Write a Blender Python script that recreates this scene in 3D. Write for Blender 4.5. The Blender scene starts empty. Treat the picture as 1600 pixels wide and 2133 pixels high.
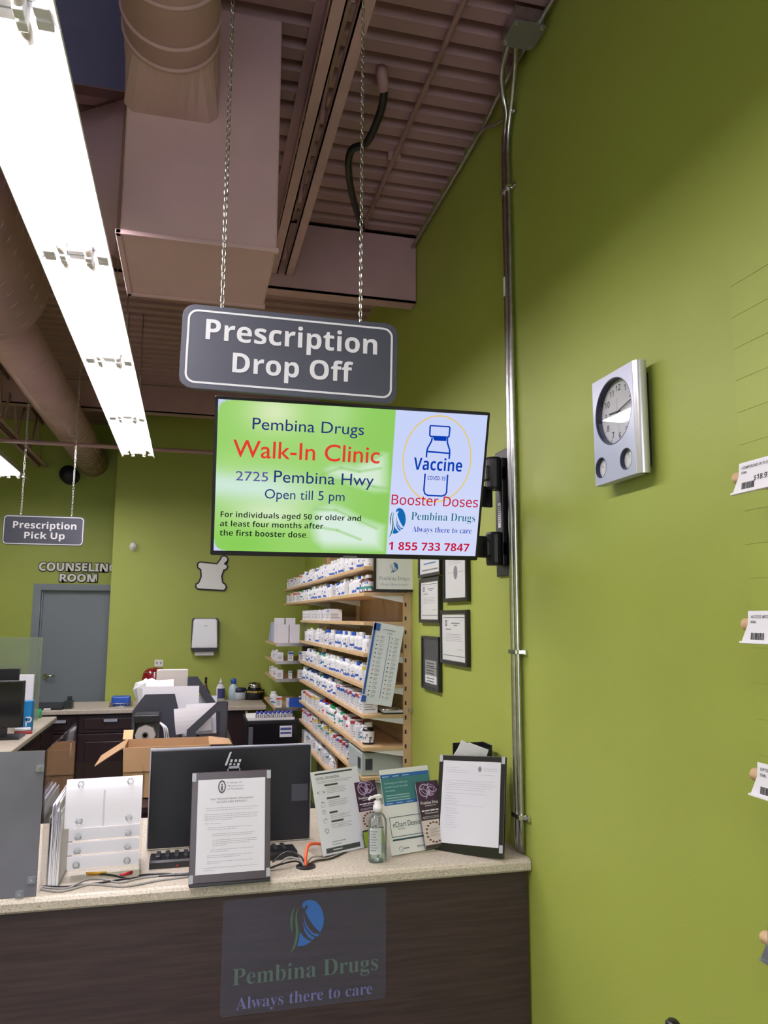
import bpy, math, random
from mathutils import Matrix, Vector

# ------------------------------------------------------------------ camera, world, light, exposure
SC = bpy.context.scene
COL = SC.collection
FPX = 1588.96
PITCH, YAW, ROLL = 1.37674898e-01, 2.46819905e-01, 3.49433800e-03
EYE = Vector((-1.215, 0.0, 1.765))
_f = Vector((math.sin(YAW)*math.cos(PITCH), math.cos(YAW)*math.cos(PITCH), math.sin(PITCH)))
_r = Vector((math.cos(YAW), -math.sin(YAW), 0))
_u = _r.cross(_f)
CR = math.cos(ROLL)*_r + math.sin(ROLL)*_u
CU = -math.sin(ROLL)*_r + math.cos(ROLL)*_u
CF = _f
cam_data = bpy.data.cameras.new('camera')
cam = bpy.data.objects.new('camera', cam_data)
COL.objects.link(cam)
cam.matrix_basis = Matrix(((CR.x, CU.x, -CF.x, EYE.x), (CR.y, CU.y, -CF.y, EYE.y), (CR.z, CU.z, -CF.z, EYE.z), (0, 0, 0, 1)))
cam_data.sensor_fit = 'AUTO'
cam_data.sensor_width = 36.0
cam_data.lens = FPX / 2133 * 36.0
cam_data.clip_start = 0.05
cam_data.clip_end = 60
SC.camera = cam

world = bpy.data.worlds.new('world')
SC.world = world
world.use_nodes = True
bg = world.node_tree.nodes['Background']
bg.inputs['Color'].default_value = (0.86, 0.88, 1.0, 1)
bg.inputs['Strength'].default_value = 4.2

SC.view_settings.view_transform = 'Standard'
SC.view_settings.look = 'None'
SC.view_settings.gamma = 1.0
SC.view_settings.use_curve_mapping = False
SC.view_settings.exposure = 0.0

TUBE_W = 14.0          # watts of the reflector glow in each 4 ft two-tube unit
TUBE_E = 61.0          # radiance of the bare tubes
TUBE_COL = (1.0, 0.945, 1.0)


def lamp(name, loc, sx, sy, watts, col=TUBE_COL, rot=(0, 0, 0), parent=None, spread=math.pi):
    d = bpy.data.lights.new(name, 'AREA')
    d.shape = 'RECTANGLE'
    d.size, d.size_y = sx, sy
    d.energy = watts
    d.color = col
    d.spread = spread
    o = bpy.data.objects.new(name, d)
    COL.objects.link(o)
    o.location = loc
    o.rotation_euler = rot
    if parent:
        o.parent = parent
    return o


LIGHT_Z = 3.09
# the rest of the shop's fluorescent rows, behind the camera and to the left
for yy in (-2.6, -1.4, -.15):
    lamp('row_lamp', (-1.68, yy, LIGHT_Z + .03), .2, 1.2, 16, spread=2.5)
for yy in (-2.0, 0.0, 2.0, 4.0):
    lamp('side_row_lamp', (-4.6, yy, LIGHT_Z + .03), .2, 1.2, 40, spread=2.5)

# ------------------------------------------------------------------ helpers


def ray(px, py):
    return CR*((px-800)/FPX) + CU*(-(py-1066.5)/FPX) + CF


def P(px, py, x=None, y=None, z=None):
    """where the sight line through a photo pixel meets a real plane of the room"""
    d = ray(px, py)
    if x is not None:
        t = (x-EYE.x)/d.x
    elif y is not None:
        t = (y-EYE.y)/d.y
    else:
        t = (z-EYE.z)/d.z
    return EYE + d*t


def onp(M, px, py):
    """local xy on the plane of frame M"""
    Mi = M.inverted()
    o = Mi @ EYE
    d = Mi.to_3x3() @ ray(px, py)
    t = -o.z/d.z
    p = o + d*t
    return p.x, p.y


def FR(o, x, y):
    x = Vector(x).normalized()
    y = Vector(y)
    z = x.cross(y).normalized()
    y = z.cross(x)
    return Matrix(((x.x, y.x, z.x, o[0]), (x.y, y.y, z.y, o[1]), (x.z, y.z, z.z, o[2]), (0, 0, 0, 1)))


def rotvec(w):
    w = Vector(w)
    return Matrix.Rotation(w.length, 3, w.normalized())


def pnpframe(c, w):
    R = rotvec(w)
    return FR(c, R @ Vector((1, 0, 0)), R @ Vector((0, 0, 1)))


def lin(c):
    def f(v):
        v = v/255
        return v/12.92 if v <= .04045 else ((v+.055)/1.055)**2.4
    return (f(c[0]), f(c[1]), f(c[2]), 1)


MATS = {}


def mat(name, col, rough=.5, metal=0, var=0.0, scale=8, bump=0, bscale=60, spec=None, coat=0):
    if name in MATS:
        return MATS[name]
    m = bpy.data.materials.new(name)
    m.use_nodes = True
    nt = m.node_tree
    b = nt.nodes['Principled BSDF']
    c = lin(col)
    b.inputs['Base Color'].default_value = c
    b.inputs['Roughness'].default_value = rough
    b.inputs['Metallic'].default_value = metal
    if spec is not None:
        b.inputs['Specular IOR Level'].default_value = spec
    if coat:
        b.inputs['Coat Weight'].default_value = coat
    if var or bump:
        tc = nt.nodes.new('ShaderNodeTexCoord')
    if var:
        n = nt.nodes.new('ShaderNodeTexNoise')
        n.inputs['Scale'].default_value = scale
        n.inputs['Detail'].default_value = 4
        nt.links.new(tc.outputs['Object'], n.inputs['Vector'])
        r = nt.nodes.new('ShaderNodeValToRGB')
        r.color_ramp.elements[0].position = .3
        r.color_ramp.elements[1].position = .7
        r.color_ramp.elements[0].color = tuple(v*(1-var) for v in c[:3])+(1,)
        r.color_ramp.elements[1].color = tuple(min(1, v*(1+var)) for v in c[:3])+(1,)
        nt.links.new(n.outputs['Fac'], r.inputs['Fac'])
        nt.links.new(r.outputs['Color'], b.inputs['Base Color'])
    if bump:
        n2 = nt.nodes.new('ShaderNodeTexNoise')
        n2.inputs['Scale'].default_value = bscale
        nt.links.new(tc.outputs['Object'], n2.inputs['Vector'])
        bp = nt.nodes.new('ShaderNodeBump')
        bp.inputs['Strength'].default_value = bump
        bp.inputs['Distance'].default_value = .01
        nt.links.new(n2.outputs['Fac'], bp.inputs['Height'])
        nt.links.new(bp.outputs['Normal'], b.inputs['Normal'])
    MATS[name] = m
    return m


def emit(name, col, strength=1.0):
    if name in MATS:
        return MATS[name]
    m = bpy.data.materials.new(name)
    m.use_nodes = True
    nt = m.node_tree
    nt.nodes.clear()
    e = nt.nodes.new('ShaderNodeEmission')
    e.inputs['Color'].default_value = lin(col)
    e.inputs['Strength'].default_value = strength
    o = nt.nodes.new('ShaderNodeOutputMaterial')
    nt.links.new(e.outputs[0], o.inputs[0])
    MATS[name] = m
    return m


def clear(name, tint=(255, 255, 255), haze=0.0, hcol=(200, 205, 210), rough=.03, gloss=1.0):
    """thin clear plastic: transparent, mirrored by fresnel, optionally hazed with an uneven diffuse colour"""
    if name in MATS:
        return MATS[name]
    m = bpy.data.materials.new(name)
    m.use_nodes = True
    nt = m.node_tree
    nt.nodes.clear()
    t = nt.nodes.new('ShaderNodeBsdfTransparent')
    t.inputs['Color'].default_value = lin(tint)
    g = nt.nodes.new('ShaderNodeBsdfGlossy')
    g.inputs['Roughness'].default_value = rough
    fr = nt.nodes.new('ShaderNodeFresnel')
    fr.inputs['IOR'].default_value = 1.45
    base = t.outputs[0]
    if haze:
        d = nt.nodes.new('ShaderNodeBsdfDiffuse')
        d.inputs['Color'].default_value = lin(hcol)
        tc = nt.nodes.new('ShaderNodeTexCoord')
        n = nt.nodes.new('ShaderNodeTexNoise')
        n.inputs['Scale'].default_value = 5
        n.inputs['Detail'].default_value = 3
        nt.links.new(tc.outputs['Object'], n.inputs['Vector'])
        mr = nt.nodes.new('ShaderNodeMapRange')
        mr.inputs[1].default_value = .3
        mr.inputs[2].default_value = .7
        mr.inputs[3].default_value = haze*.88
        mr.inputs[4].default_value = min(1, haze*1.08)
        nt.links.new(n.outputs['Fac'], mr.inputs[0])
        mx = nt.nodes.new('ShaderNodeMixShader')
        nt.links.new(mr.outputs[0], mx.inputs[0])
        nt.links.new(t.outputs[0], mx.inputs[1])
        nt.links.new(d.outputs[0], mx.inputs[2])
        base = mx.outputs[0]
    ml = nt.nodes.new('ShaderNodeMath')
    ml.operation = 'MULTIPLY'
    ml.inputs[1].default_value = gloss
    nt.links.new(fr.outputs[0], ml.inputs[0])
    mx2 = nt.nodes.new('ShaderNodeMixShader')
    nt.links.new(ml.outputs[0], mx2.inputs[0])
    nt.links.new(base, mx2.inputs[1])
    nt.links.new(g.outputs[0], mx2.inputs[2])
    o = nt.nodes.new('ShaderNodeOutputMaterial')
    nt.links.new(mx2.outputs[0], o.inputs[0])
    MATS[name] = m
    return m


TXT = {}


def _mb(s, up, lo, dig):
    o = ''
    for c in s:
        if 'A' <= c <= 'Z':
            o += chr(up+ord(c)-65)
        elif 'a' <= c <= 'z':
            o += chr(lo+ord(c)-97)
        elif '0' <= c <= '9':
            o += chr(dig+ord(c)-48)
        else:
            o += c
    return o


def text_geo(s, style, off):
    k = (s, style, off)
    if k in TXT:
        return TXT[k]
    q = s
    if style == 's':
        q = _mb(s, 0x1D400, 0x1D41A, 0x1D7CE)
    elif style == 'b':
        q = _mb(s, 0x1D5D4, 0x1D5EE, 0x1D7EC)
    elif style == 'n':
        q = _mb(s, 0x1D5A0, 0x1D5BA, 0x1D7E2)
    c = bpy.data.curves.new('glyphs', 'FONT')
    c.body = q
    c.offset = off
    c.resolution_u = 4
    o = bpy.data.objects.new('glyphs', c)
    me = bpy.data.meshes.new_from_object(o)
    v = [(p.co.x, p.co.y) for p in me.vertices]
    f = [tuple(p.vertices) for p in me.polygons]
    bpy.data.objects.remove(o)
    bpy.data.curves.remove(c)
    bpy.data.meshes.remove(me)
    TXT[k] = (v, f)
    return v, f


def cap_h(style, off):
    v, _ = text_geo('H', style, off)
    ys = [p[1] for p in v]
    return min(ys), max(ys)-min(ys)


def rrect(cx, cy, w, h, r, n=6):
    pts = []
    for (sx, sy, a0) in ((1, 1, 0), (-1, 1, 90), (-1, -1, 180), (1, -1, 270)):
        for i in range(n+1):
            a = math.radians(a0+90*i/n)
            pts.append((cx+sx*(w/2-r)+r*math.cos(a), cy+sy*(h/2-r)+r*math.sin(a)))
    return pts


def circ(cx, cy, r, n=32, ry=None, a0=0, a1=360):
    full = (a1-a0) == 360
    return [(cx+r*math.cos(math.radians(a0+(a1-a0)*i/(n if full else n-1))), cy+(ry or r)*math.sin(math.radians(a0+(a1-a0)*i/(n if full else n-1)))) for i in range(n)]


class MB:
    def __init__(s, T=None):
        s.v, s.f, s.fm, s.fs = [], [], [], []
        s.T = T.copy() if T is not None else Matrix()
        s.mi = 0
        s.sm = False

    def add(s, vs, fs):
        b = len(s.v)
        s.v += [s.T @ Vector(p) for p in vs]
        s.f += [tuple(i+b for i in f) for f in fs]
        s.fm += [s.mi]*len(fs)
        s.fs += [s.sm]*len(fs)
        return s

    def box(s, x0, x1, y0, y1, z0, z1):
        return s.add([(x0, y0, z0), (x1, y0, z0), (x1, y1, z0), (x0, y1, z0), (x0, y0, z1), (x1, y0, z1), (x1, y1, z1), (x0, y1, z1)],
                     [(3, 2, 1, 0), (4, 5, 6, 7), (0, 1, 5, 4), (1, 2, 6, 5), (2, 3, 7, 6), (3, 0, 4, 7)])

    def prism(s, poly, z0, z1):
        n = len(poly)
        vs = [(p[0], p[1], z0) for p in poly]+[(p[0], p[1], z1) for p in poly]
        fs = [tuple(range(n-1, -1, -1)), tuple(range(n, 2*n))]+[(i, (i+1) % n, n+(i+1) % n, n+i) for i in range(n)]
        return s.add(vs, fs)

    def flat(s, poly, z=0):
        return s.add([(p[0], p[1], z) for p in poly], [tuple(range(len(poly)))])

    def rect(s, x0, x1, y0, y1, z=0):
        return s.flat([(x0, y0), (x1, y0), (x1, y1), (x0, y1)], z)

    def frame(s, a, b, z0, z1):
        """ring between outer loop a and inner loop b (same count)"""
        n = len(a)
        vs = [(p[0], p[1], z) for z in (z0, z1) for p in list(a)+list(b)]
        fs = []
        for i in range(n):
            j = (i+1) % n
            A, B, C_, D = i, j, n+j, n+i
            fs += [(D, C_, B, A), (2*n+A, 2*n+B, 2*n+C_, 2*n+D), (A, B, 2*n+B, 2*n+A), (C_, D, 2*n+D, 2*n+C_)]
        return s.add(vs, fs)

    def ringflat(s, a, b, z=0):
        n = len(a)
        return s.add([(p[0], p[1], z) for p in list(a)+list(b)], [(i, (i+1) % n, n+(i+1) % n, n+i) for i in range(n)])

    def rect_hole(s, x0, x1, y0, y1, cx, cy, r, z0, z1, n=40):
        outer = []
        inner = []
        angs = sorted([2*math.pi*i/n for i in range(n)]+[math.atan2(y-cy, x-cx) % (2*math.pi) for x in (x0, x1) for y in (y0, y1)])
        for a in angs:
            dx, dy = math.cos(a), math.sin(a)
            t = min([((x1 if dx > 0 else x0)-cx)/dx if abs(dx) > 1e-9 else 1e9, ((y1 if dy > 0 else y0)-cy)/dy if abs(dy) > 1e-9 else 1e9])
            outer.append((cx+dx*t, cy+dy*t))
            inner.append((cx+dx*r, cy+dy*r))
        return s.frame(outer, inner, z0, z1)

    def lathe(s, prof, n=20, c=(0, 0, 0), sx=1, sy=1):
        vs, fs = [], []
        m = len(prof)
        for i in range(n):
            a = 2*math.pi*i/n
            for r, z in prof:
                vs.append((c[0]+r*math.cos(a)*sx, c[1]+r*math.sin(a)*sy, c[2]+z))
        for i in range(n):
            j = (i+1) % n
            for k in range(m-1):
                fs.append((i*m+k, j*m+k, j*m+k+1, i*m+k+1))
        if prof[0][0] > 1e-6:
            fs.append(tuple(i*m for i in range(n-1, -1, -1)))
        if prof[-1][0] > 1e-6:
            fs.append(tuple(i*m+m-1 for i in range(n)))
        return s.add(vs, fs)

    def tube(s, pts, r, n=8, closed=False):
        pts = [Vector(p) for p in pts]
        vs, fs = [], []
        N = len(pts)
        up = None
        for i, p in enumerate(pts):
            if closed:
                d = (pts[(i+1) % N]-pts[i-1]).normalized()
            else:
                d = (pts[min(i+1, N-1)]-pts[max(i-1, 0)]).normalized()
            if up is None:
                up = Vector((0, 0, 1)) if abs(d.z) < .9 else Vector((1, 0, 0))
            a = d.cross(up).normalized()
            up = a.cross(d).normalized()
            rr = r[i] if isinstance(r, (list, tuple)) else r
            for k in range(n):
                t = 2*math.pi*k/n
                vs.append(p+a*(rr*math.cos(t))+up*(rr*math.sin(t)))
        M = N if closed else N-1
        for i in range(M):
            j = (i+1) % N
            for k in range(n):
                l = (k+1) % n
                fs.append((i*n+k, i*n+l, j*n+l, j*n+k))
        if not closed:
            fs.append(tuple(range(n-1, -1, -1)))
            fs.append(tuple((N-1)*n+k for k in range(n)))
        o = s.sm
        s.sm = True
        s.add(vs, fs)
        s.sm = o
        return s

    def stroke(s, pts, w, z=0, closed=False):
        N = len(pts)
        L, Rr = [], []
        for i in range(N):
            a = Vector(pts[i-1] if (i or closed) else pts[0])
            b = Vector(pts[i])
            c = Vector(pts[(i+1) % N] if (i < N-1 or closed) else pts[i])
            d = ((b-a).normalized()+(c-b).normalized())
            d = d.normalized() if d.length > 1e-9 else (c-a).normalized()
            nrm = Vector((-d.y, d.x))
            L.append((b.x+nrm.x*w/2, b.y+nrm.y*w/2, z))
            Rr.append((b.x-nrm.x*w/2, b.y-nrm.y*w/2, z))
        fs = [(i, N+i, N+(i+1) % N, (i+1) % N) for i in range(N if closed else N-1)]
        return s.add(L+Rr, fs)

    def text(s, t, x, y, w, cap, style='g', off=0.0, z=0.0, depth=0.0, align='l'):
        v, f = text_geo(t, style, off)
        b0, ch = cap_h(style, off)
        x0 = min(p[0] for p in v)
        x1 = max(p[0] for p in v)
        sy = cap/ch
        sx = w/(x1-x0) if w else sy
        W = (x1-x0)*sx
        if align == 'c':
            x -= W/2
        elif align == 'r':
            x -= W
        vv = [(x+(p[0]-x0)*sx, y+(p[1]-b0)*sy) for p in v]
        if not depth:
            return s.add([(p[0], p[1], z) for p in vv], f)
        n = len(vv)
        edges = {}
        for q in f:
            for i in range(len(q)):
                e = (q[i], q[(i+1) % len(q)])
                edges[e] = 1
        side = [(a, b, n+b, n+a) for (a, b) in edges if (b, a) not in edges]
        return s.add([(p[0], p[1], z) for p in vv]+[(p[0], p[1], z+depth) for p in vv], [tuple(i+n for i in q) for q in f]+side)

    def tline(s, M, t, p0, p1, top, style='g', off=0.0, z=0.0, depth=0.0):
        """lettering on the plane of M: baseline start, baseline end and cap top measured on the photograph"""
        a, b, c = onp(M, *p0), onp(M, *p1), onp(M, *top)
        return s.text(t, a[0], (a[1]+b[1])/2, b[0]-a[0], abs(c[1]-a[1]), style, off, z, depth)

    def build(s, name, mats, parent=None, bevel=0, seg=2, smooth=False):
        me = bpy.data.meshes.new(name)
        me.from_pydata([tuple(p) for p in s.v], [], s.f)
        if not isinstance(mats, (list, tuple)):
            mats = [mats]
        for m in mats:
            me.materials.append(m)
        me.polygons.foreach_set('material_index', s.fm)
        me.polygons.foreach_set('use_smooth', [True]*len(s.f) if smooth else s.fs)
        me.update()
        o = bpy.data.objects.new(name, me)
        COL.objects.link(o)
        if parent:
            o.parent = parent
        if bevel:
            md = o.modifiers.new('bevel', 'BEVEL')
            md.width = bevel
            md.segments = seg
            md.limit_method = 'ANGLE'
            md.angle_limit = math.radians(40)
        return o


def tag(o, label, cat, group=None, kind=None):
    if kind:
        o['kind'] = kind
    if label:
        o['label'] = label
    if cat:
        o['category'] = cat
    if group:
        o['group'] = group
    return o


def thing(name, label, cat, M=None, group=None):
    o = bpy.data.objects.new(name, None)
    o.empty_display_size = .05
    COL.objects.link(o)
    if M is not None:
        o.matrix_basis = M
    return tag(o, label, cat, group)


def struct(mb, name, m, label=None, parent=None, bevel=0):
    o = mb.build(name, m, parent, bevel)
    if not parent:
        o['kind'] = 'structure'
        tag(o, label, name.split('_')[0])
    return o


def dup(root):
    r = root.copy()
    COL.objects.link(r)
    for ch in list(root.children):
        c = ch.copy()
        COL.objects.link(c)
        c.parent = r
        for g in ch.children:
            d = g.copy()
            COL.objects.link(d)
            d.parent = c
    return r


def wmb(root):
    return MB(root.matrix_basis.inverted())


def loc(x, y, z, rz=0):
    return Matrix.Translation((x, y, z)) @ Matrix.Rotation(rz, 4, 'Z')


def spline(pts, n=8):
    pts = [Vector(p) for p in pts]
    out = []
    for i in range(len(pts)-1):
        p0, p1, p2, p3 = pts[max(i-1, 0)], pts[i], pts[i+1], pts[min(i+2, len(pts)-1)]
        for k in range(n):
            t = k/n
            out.append(.5*((2*p1)+(-p0+p2)*t+(2*p0-5*p1+4*p2-p3)*t*t+(-p0+3*p1-3*p2+p3)*t**3))
    out.append(pts[-1])
    return out


def pbox(mb, px0, py0, px1, py1, y, depth):
    my, mx = (py0+py1)/2, (px0+px1)/2
    x0, x1 = P(px0, my, y=y).x, P(px1, my, y=y).x
    z1, z0 = P(mx, py0, y=y).z, P(mx, py1, y=y).z
    mb.box(x0, x1, y, y+depth, z0, z1)
    return x0, x1, z0, z1


ORD = 'nearest second third fourth fifth sixth seventh eighth ninth tenth eleventh twelfth thirteenth fourteenth fifteenth sixteenth seventeenth eighteenth nineteenth twentieth'.split()
for a in ('twenty', 'thirty', 'forty', 'fifty', 'sixty'):
    if a != 'twenty':
        ORD.append({'thirty': 'thirtieth', 'forty': 'fortieth', 'fifty': 'fiftieth', 'sixty': 'sixtieth'}[a])
    ORD += [a+'-'+b for b in 'first second third fourth fifth sixth seventh eighth ninth'.split()]

# ------------------------------------------------------------------ materials
M_wall = mat('green_paint', (160, 172, 76), .55, var=.03, scale=1.5, bump=.05, bscale=180)
M_deck = mat('mauve_deck_paint', (168, 134, 136), .6, var=.05, scale=3)
M_duct = mat('mauve_duct_paint', (196, 162, 164), .55, var=.06, scale=4)
M_steel = mat('mauve_steel_paint', (178, 144, 145), .55, var=.06, scale=5)
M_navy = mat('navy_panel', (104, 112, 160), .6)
M_floor = mat('floor_vinyl', (88, 82, 80), .4, var=.06, scale=5)
M_white = mat('white_enamel', (235, 236, 238), .35)
M_wplastic = mat('white_plastic', (232, 232, 230), .4)
M_paper = mat('white_paper', (240, 238, 244), .7)
M_black = mat('black_plastic', (24, 24, 27), .35)
M_blackm = mat('black_metal', (20, 20, 22), .4)
M_blackframe = mat('black_frame', (22, 20, 20), .3)
M_charcoal = mat('charcoal_board', (56, 58, 68), .55)
M_slate = mat('slate_sign', (62, 64, 75), .45)
M_silvertext = mat('pale_grey_vinyl', (214, 214, 216), .5)
M_galv = mat('galvanised_steel', (190, 190, 188), .28, 1.0, var=.12, scale=40)
M_chain = mat('zinc_chain', (215, 215, 212), .25, 1.0)
M_silver = mat('silver_plastic', (186, 190, 206), .35, .25)
M_chrome = mat('chrome', (225, 225, 228), .12, 1.0)
M_wood = mat('light_maple', (210, 178, 134), .45, var=.07, scale=14)
M_backboard = mat('tan_backboard', (168, 138, 104), .6, var=.05, scale=6)
M_dkwood = mat('dark_cherry_cabinet', (46, 28, 30), .38, var=.15, scale=9)
M_card = mat('brown_cardboard', (190, 152, 112), .75, var=.04, scale=8)
M_cardin = mat('cardboard_inside', (168, 130, 94), .8, var=.04, scale=8)
M_door = mat('grey_door_paint', (122, 131, 138), .45)
M_ink = mat('black_ink', (40, 40, 44), .7)
M_grey = mat('grey_print', (168, 168, 172), .7)
M_midgrey = mat('mid_grey_print', (128, 128, 132), .7)
M_red = mat('red_plastic', (150, 24, 30), .35)
M_blue = mat('blue_plastic', (36, 84, 178), .35)
M_green = mat('green_plastic', (40, 150, 96), .4)
M_orange = mat('orange_cable', (226, 96, 52), .45)
M_greycable = mat('grey_cable', (150, 148, 144), .5)
M_clear = clear('clear_acrylic', gloss=.4)
M_clip = clear('clear_clip', haze=.2, hcol=(225, 235, 245))
M_frost = clear('smeared_grey_acrylic', tint=(190, 194, 200), haze=.82, hcol=(122, 123, 130), rough=.15, gloss=2.0)
M_frost2 = clear('greenish_glass', tint=(225, 235, 225), haze=.35, hcol=(180, 190, 170))
M_decal = clear('clear_decal_sheet', haze=.18, hcol=(140, 140, 165), rough=.22, gloss=1.1)  # haze paints a soft reflection of bright surroundings into the sheet's colour
M_decalblue = mat('decal_blue', (58, 108, 178), .35)
M_decalgreen = mat('decal_green', (78, 110, 84), .4)
M_decalteal = mat('decal_text_green', (88, 108, 98), .4)
M_decallilac = mat('decal_text_lilac', (112, 112, 158), .4)
M_logoblue = mat('print_blue', (40, 110, 170), .6)
M_logogreen = mat('print_green', (30, 110, 90), .6)


def counter_mat():
    m = bpy.data.materials.new('speckled_laminate')
    m.use_nodes = True
    nt = m.node_tree
    b = nt.nodes['Principled BSDF']
    b.inputs['Roughness'].default_value = .38
    tc = nt.nodes.new('ShaderNodeTexCoord')
    n = nt.nodes.new('ShaderNodeTexNoise')
    n.inputs['Scale'].default_value = 170
    n.inputs['Detail'].default_value = 3
    n.inputs['Roughness'].default_value = .7
    nt.links.new(tc.outputs['Object'], n.inputs['Vector'])
    r = nt.nodes.new('ShaderNodeValToRGB')
    e = r.color_ramp.elements
    e[0].position, e[0].color = .30, lin((120, 105, 90))
    e[1].position, e[1].color = .40, lin((186, 175, 157))
    x = e.new(.58)
    x.color = lin((200, 190, 172))
    y = e.new(.68)
    y.color = lin((222, 214, 200))
    nt.links.new(n.outputs['Fac'], r.inputs['Fac'])
    nt.links.new(r.outputs['Color'], b.inputs['Base Color'])
    return m


def grain_mat():
    m = bpy.data.materials.new('dark_brown_woodgrain')
    m.use_nodes = True
    nt = m.node_tree
    b = nt.nodes['Principled BSDF']
    b.inputs['Roughness'].default_value = .42
    tc = nt.nodes.new('ShaderNodeTexCoord')
    mp = nt.nodes.new('ShaderNodeMapping')
    mp.inputs['Scale'].default_value = (3, 3, 60)
    nt.links.new(tc.outputs['Object'], mp.inputs['Vector'])
    n = nt.nodes.new('ShaderNodeTexNoise')
    n.inputs['Scale'].default_value = 1.6
    n.inputs['Detail'].default_value = 5
    nt.links.new(mp.outputs[0], n.inputs['Vector'])
    r = nt.nodes.new('ShaderNodeValToRGB')
    r.color_ramp.elements[0].color = lin((54, 42, 41))
    r.color_ramp.elements[1].color = lin((68, 53, 52))
    r.color_ramp.elements[0].position = .35
    r.color_ramp.elements[1].position = .65
    nt.links.new(n.outputs['Fac'], r.inputs['Fac'])
    nt.links.new(r.outputs['Color'], b.inputs['Base Color'])
    return m


M_counter = counter_mat()
M_grain = grain_mat()

# ------------------------------------------------------------------ the room
CEIL = 4.0
struct(MB().box(-5.6, .1, -3.5, 11, -.1, 0), 'floor', M_floor, 'beige shop floor')
struct(MB().box(0, .12, -3.5, 8.4, 0, CEIL+.3), 'wall_right', M_wall, 'tall plain green wall on the right')
struct(MB().box(-2.02, .12, 8.4, 8.55, 0, CEIL+.3).box(-2.02, -1.9, 8.55, 9.3, 0, CEIL+.3), 'wall_back', M_wall, 'green wall behind the shelves with the mortar emblem')
DY = 9.3
struct(MB().box(-5.6, -2.92, DY, DY+.15, 0, CEIL+.3).box(-2.92, -1.8, DY, DY+.15, 2.13, CEIL+.3).box(-1.9, -1.8, DY, DY+.15, 0, 2.13), 'wall_far', M_wall, 'recessed green wall around the grey door')
struct(MB().box(-5.7, .12, -3.62, -3.5, 0, .9).box(-5.7, .12, -3.62, -3.5, 3.7, CEIL+.3).box(-5.7, -3.0, -3.62, -3.5, .9, 3.7).box(-.25, .12, -3.62, -3.5, .9, 3.7), 'wall_rear', M_wall, 'unseen rear wall, its opening added to let light onto the duct')  # opening is invented, placed to send world light onto the duct face
struct(MB().box(-5.7, -5.6, -3.5, 9.45, 0, CEIL+.3), 'wall_left', M_wall, 'green wall at the left side of the shop')

# fluted steel deck, flutes along x
mb = MB()
prof = []
y = -3.5
while y < 11:
    prof += [(y, CEIL), (y+.062, CEIL), (y+.078, CEIL+.045), (y+.109, CEIL+.045)]
    y += .125
vs = [(x, p[0], p[1]) for x in (-5.6, .0) for p in prof]
n = len(prof)
mb.add(vs, [(i, i+1, n+i+1, n+i) for i in range(n-1)])
mb.box(-5.6, 0, -3.5, 11, CEIL+.06, CEIL+.1)
struct(mb, 'ceiling', M_deck, 'corrugated steel roof deck painted dusty mauve brown')

# grey door with frame
d = MB().box(-2.84, -1.9, DY+.05, DY+.09, 0.01, 2.06).build('door_1', M_door)
d['kind'] = 'structure'
tag(d, 'flat grey door under the counseling room lettering', 'door')
MB().box(-2.92, -2.84, DY-.03, DY+.12, 0, 2.13).box(-2.84, -1.9, DY-.03, DY+.12, 2.06, 2.13).box(-2.84, -2.825, DY+.02, DY+.05, 0, 2.06).box(-2.825, -1.9, DY+.02, DY+.05, 2.045, 2.06).build('door_frame', M_door, d)
hb = P(86, 1408, y=DY)
MB().lathe([(.0, 0), (.03, 0), (.03, .012), (.0, .012)], 16).build('handle_rose', M_chrome, d).matrix_basis = Matrix.Translation((hb.x+.03, DY+.05, hb.z)) @ Matrix.Rotation(math.pi/2, 4, 'X')
MB().tube([(hb.x+.03, DY+.05, hb.z), (hb.x+.03, DY-.01, hb.z), (hb.x+.14, DY-.015, hb.z)], .011).build('door_handle', M_chrome, d)

# ------------------------------------------------------------------ roof steel
mb = MB()
b0, b1 = 3.58, 3.99
mb.box(-1.76, -.005, 4.06, 4.07, b0, b1).box(-1.76, -.005, 4.06, 4.16, b0, b0+.012).box(-1.76, -.005, 4.06, 4.16, b1-.012, b1)
tag(mb.build('steel_beam', M_steel), 'mauve steel channel beam across the ceiling, ending at the green wall', 'beam')
mb = MB()
fb = P(222, 852, y=7.5).z
mb.box(-5.5, -.005, 7.5, 7.51, fb, 3.99).box(-5.5, -.005, 7.5, 7.62, fb, fb+.012)
tag(mb.build('steel_beam', M_steel), 'farther mauve steel beam above the emblem wall, behind the light row', 'beam')


def roof_joist(label, xc, y0, y1, z0, z1):
    t = thing('roof_joist', label, 'joist', loc(xc, 0, 0))
    for zz, nm in ((z0, 'bottom_chord'), (z1, 'top_chord')):
        m = MB()
        up = 1 if nm == 'bottom_chord' else -1
        for s in (-1, 1):
            m.box(min(s*.02, s*.065), max(s*.02, s*.065), y0, y1, zz, zz+.006)
            m.box(min(s*.02, s*.026), max(s*.02, s*.026), y0, y1, min(zz, zz+up*.05), max(zz, zz+up*.05))
        m.build(nm, M_steel, t)
    m = MB()
    yy = y0+.1
    k = 0
    while yy < y1-.35:
        a, b = (z0+.02, z1-.02) if k % 2 == 0 else (z1-.02, z0+.02)
        m.tube([(0, yy, a), (0, yy+.3, b)], .012, 6)
        yy += .3
        k += 1
    m.build('web_rods', M_steel, t)
    return t


roof_joist('steel bar joist running beside the box duct to the beam', -.79, -1, 4.05, 3.66, 3.985)
jl = P(60, 945, z=3.45)
roof_joist('far left bar joist with diagonal rods above the pick up sign', jl.x, 4.2, 9.25, 3.45, 3.985)

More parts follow.
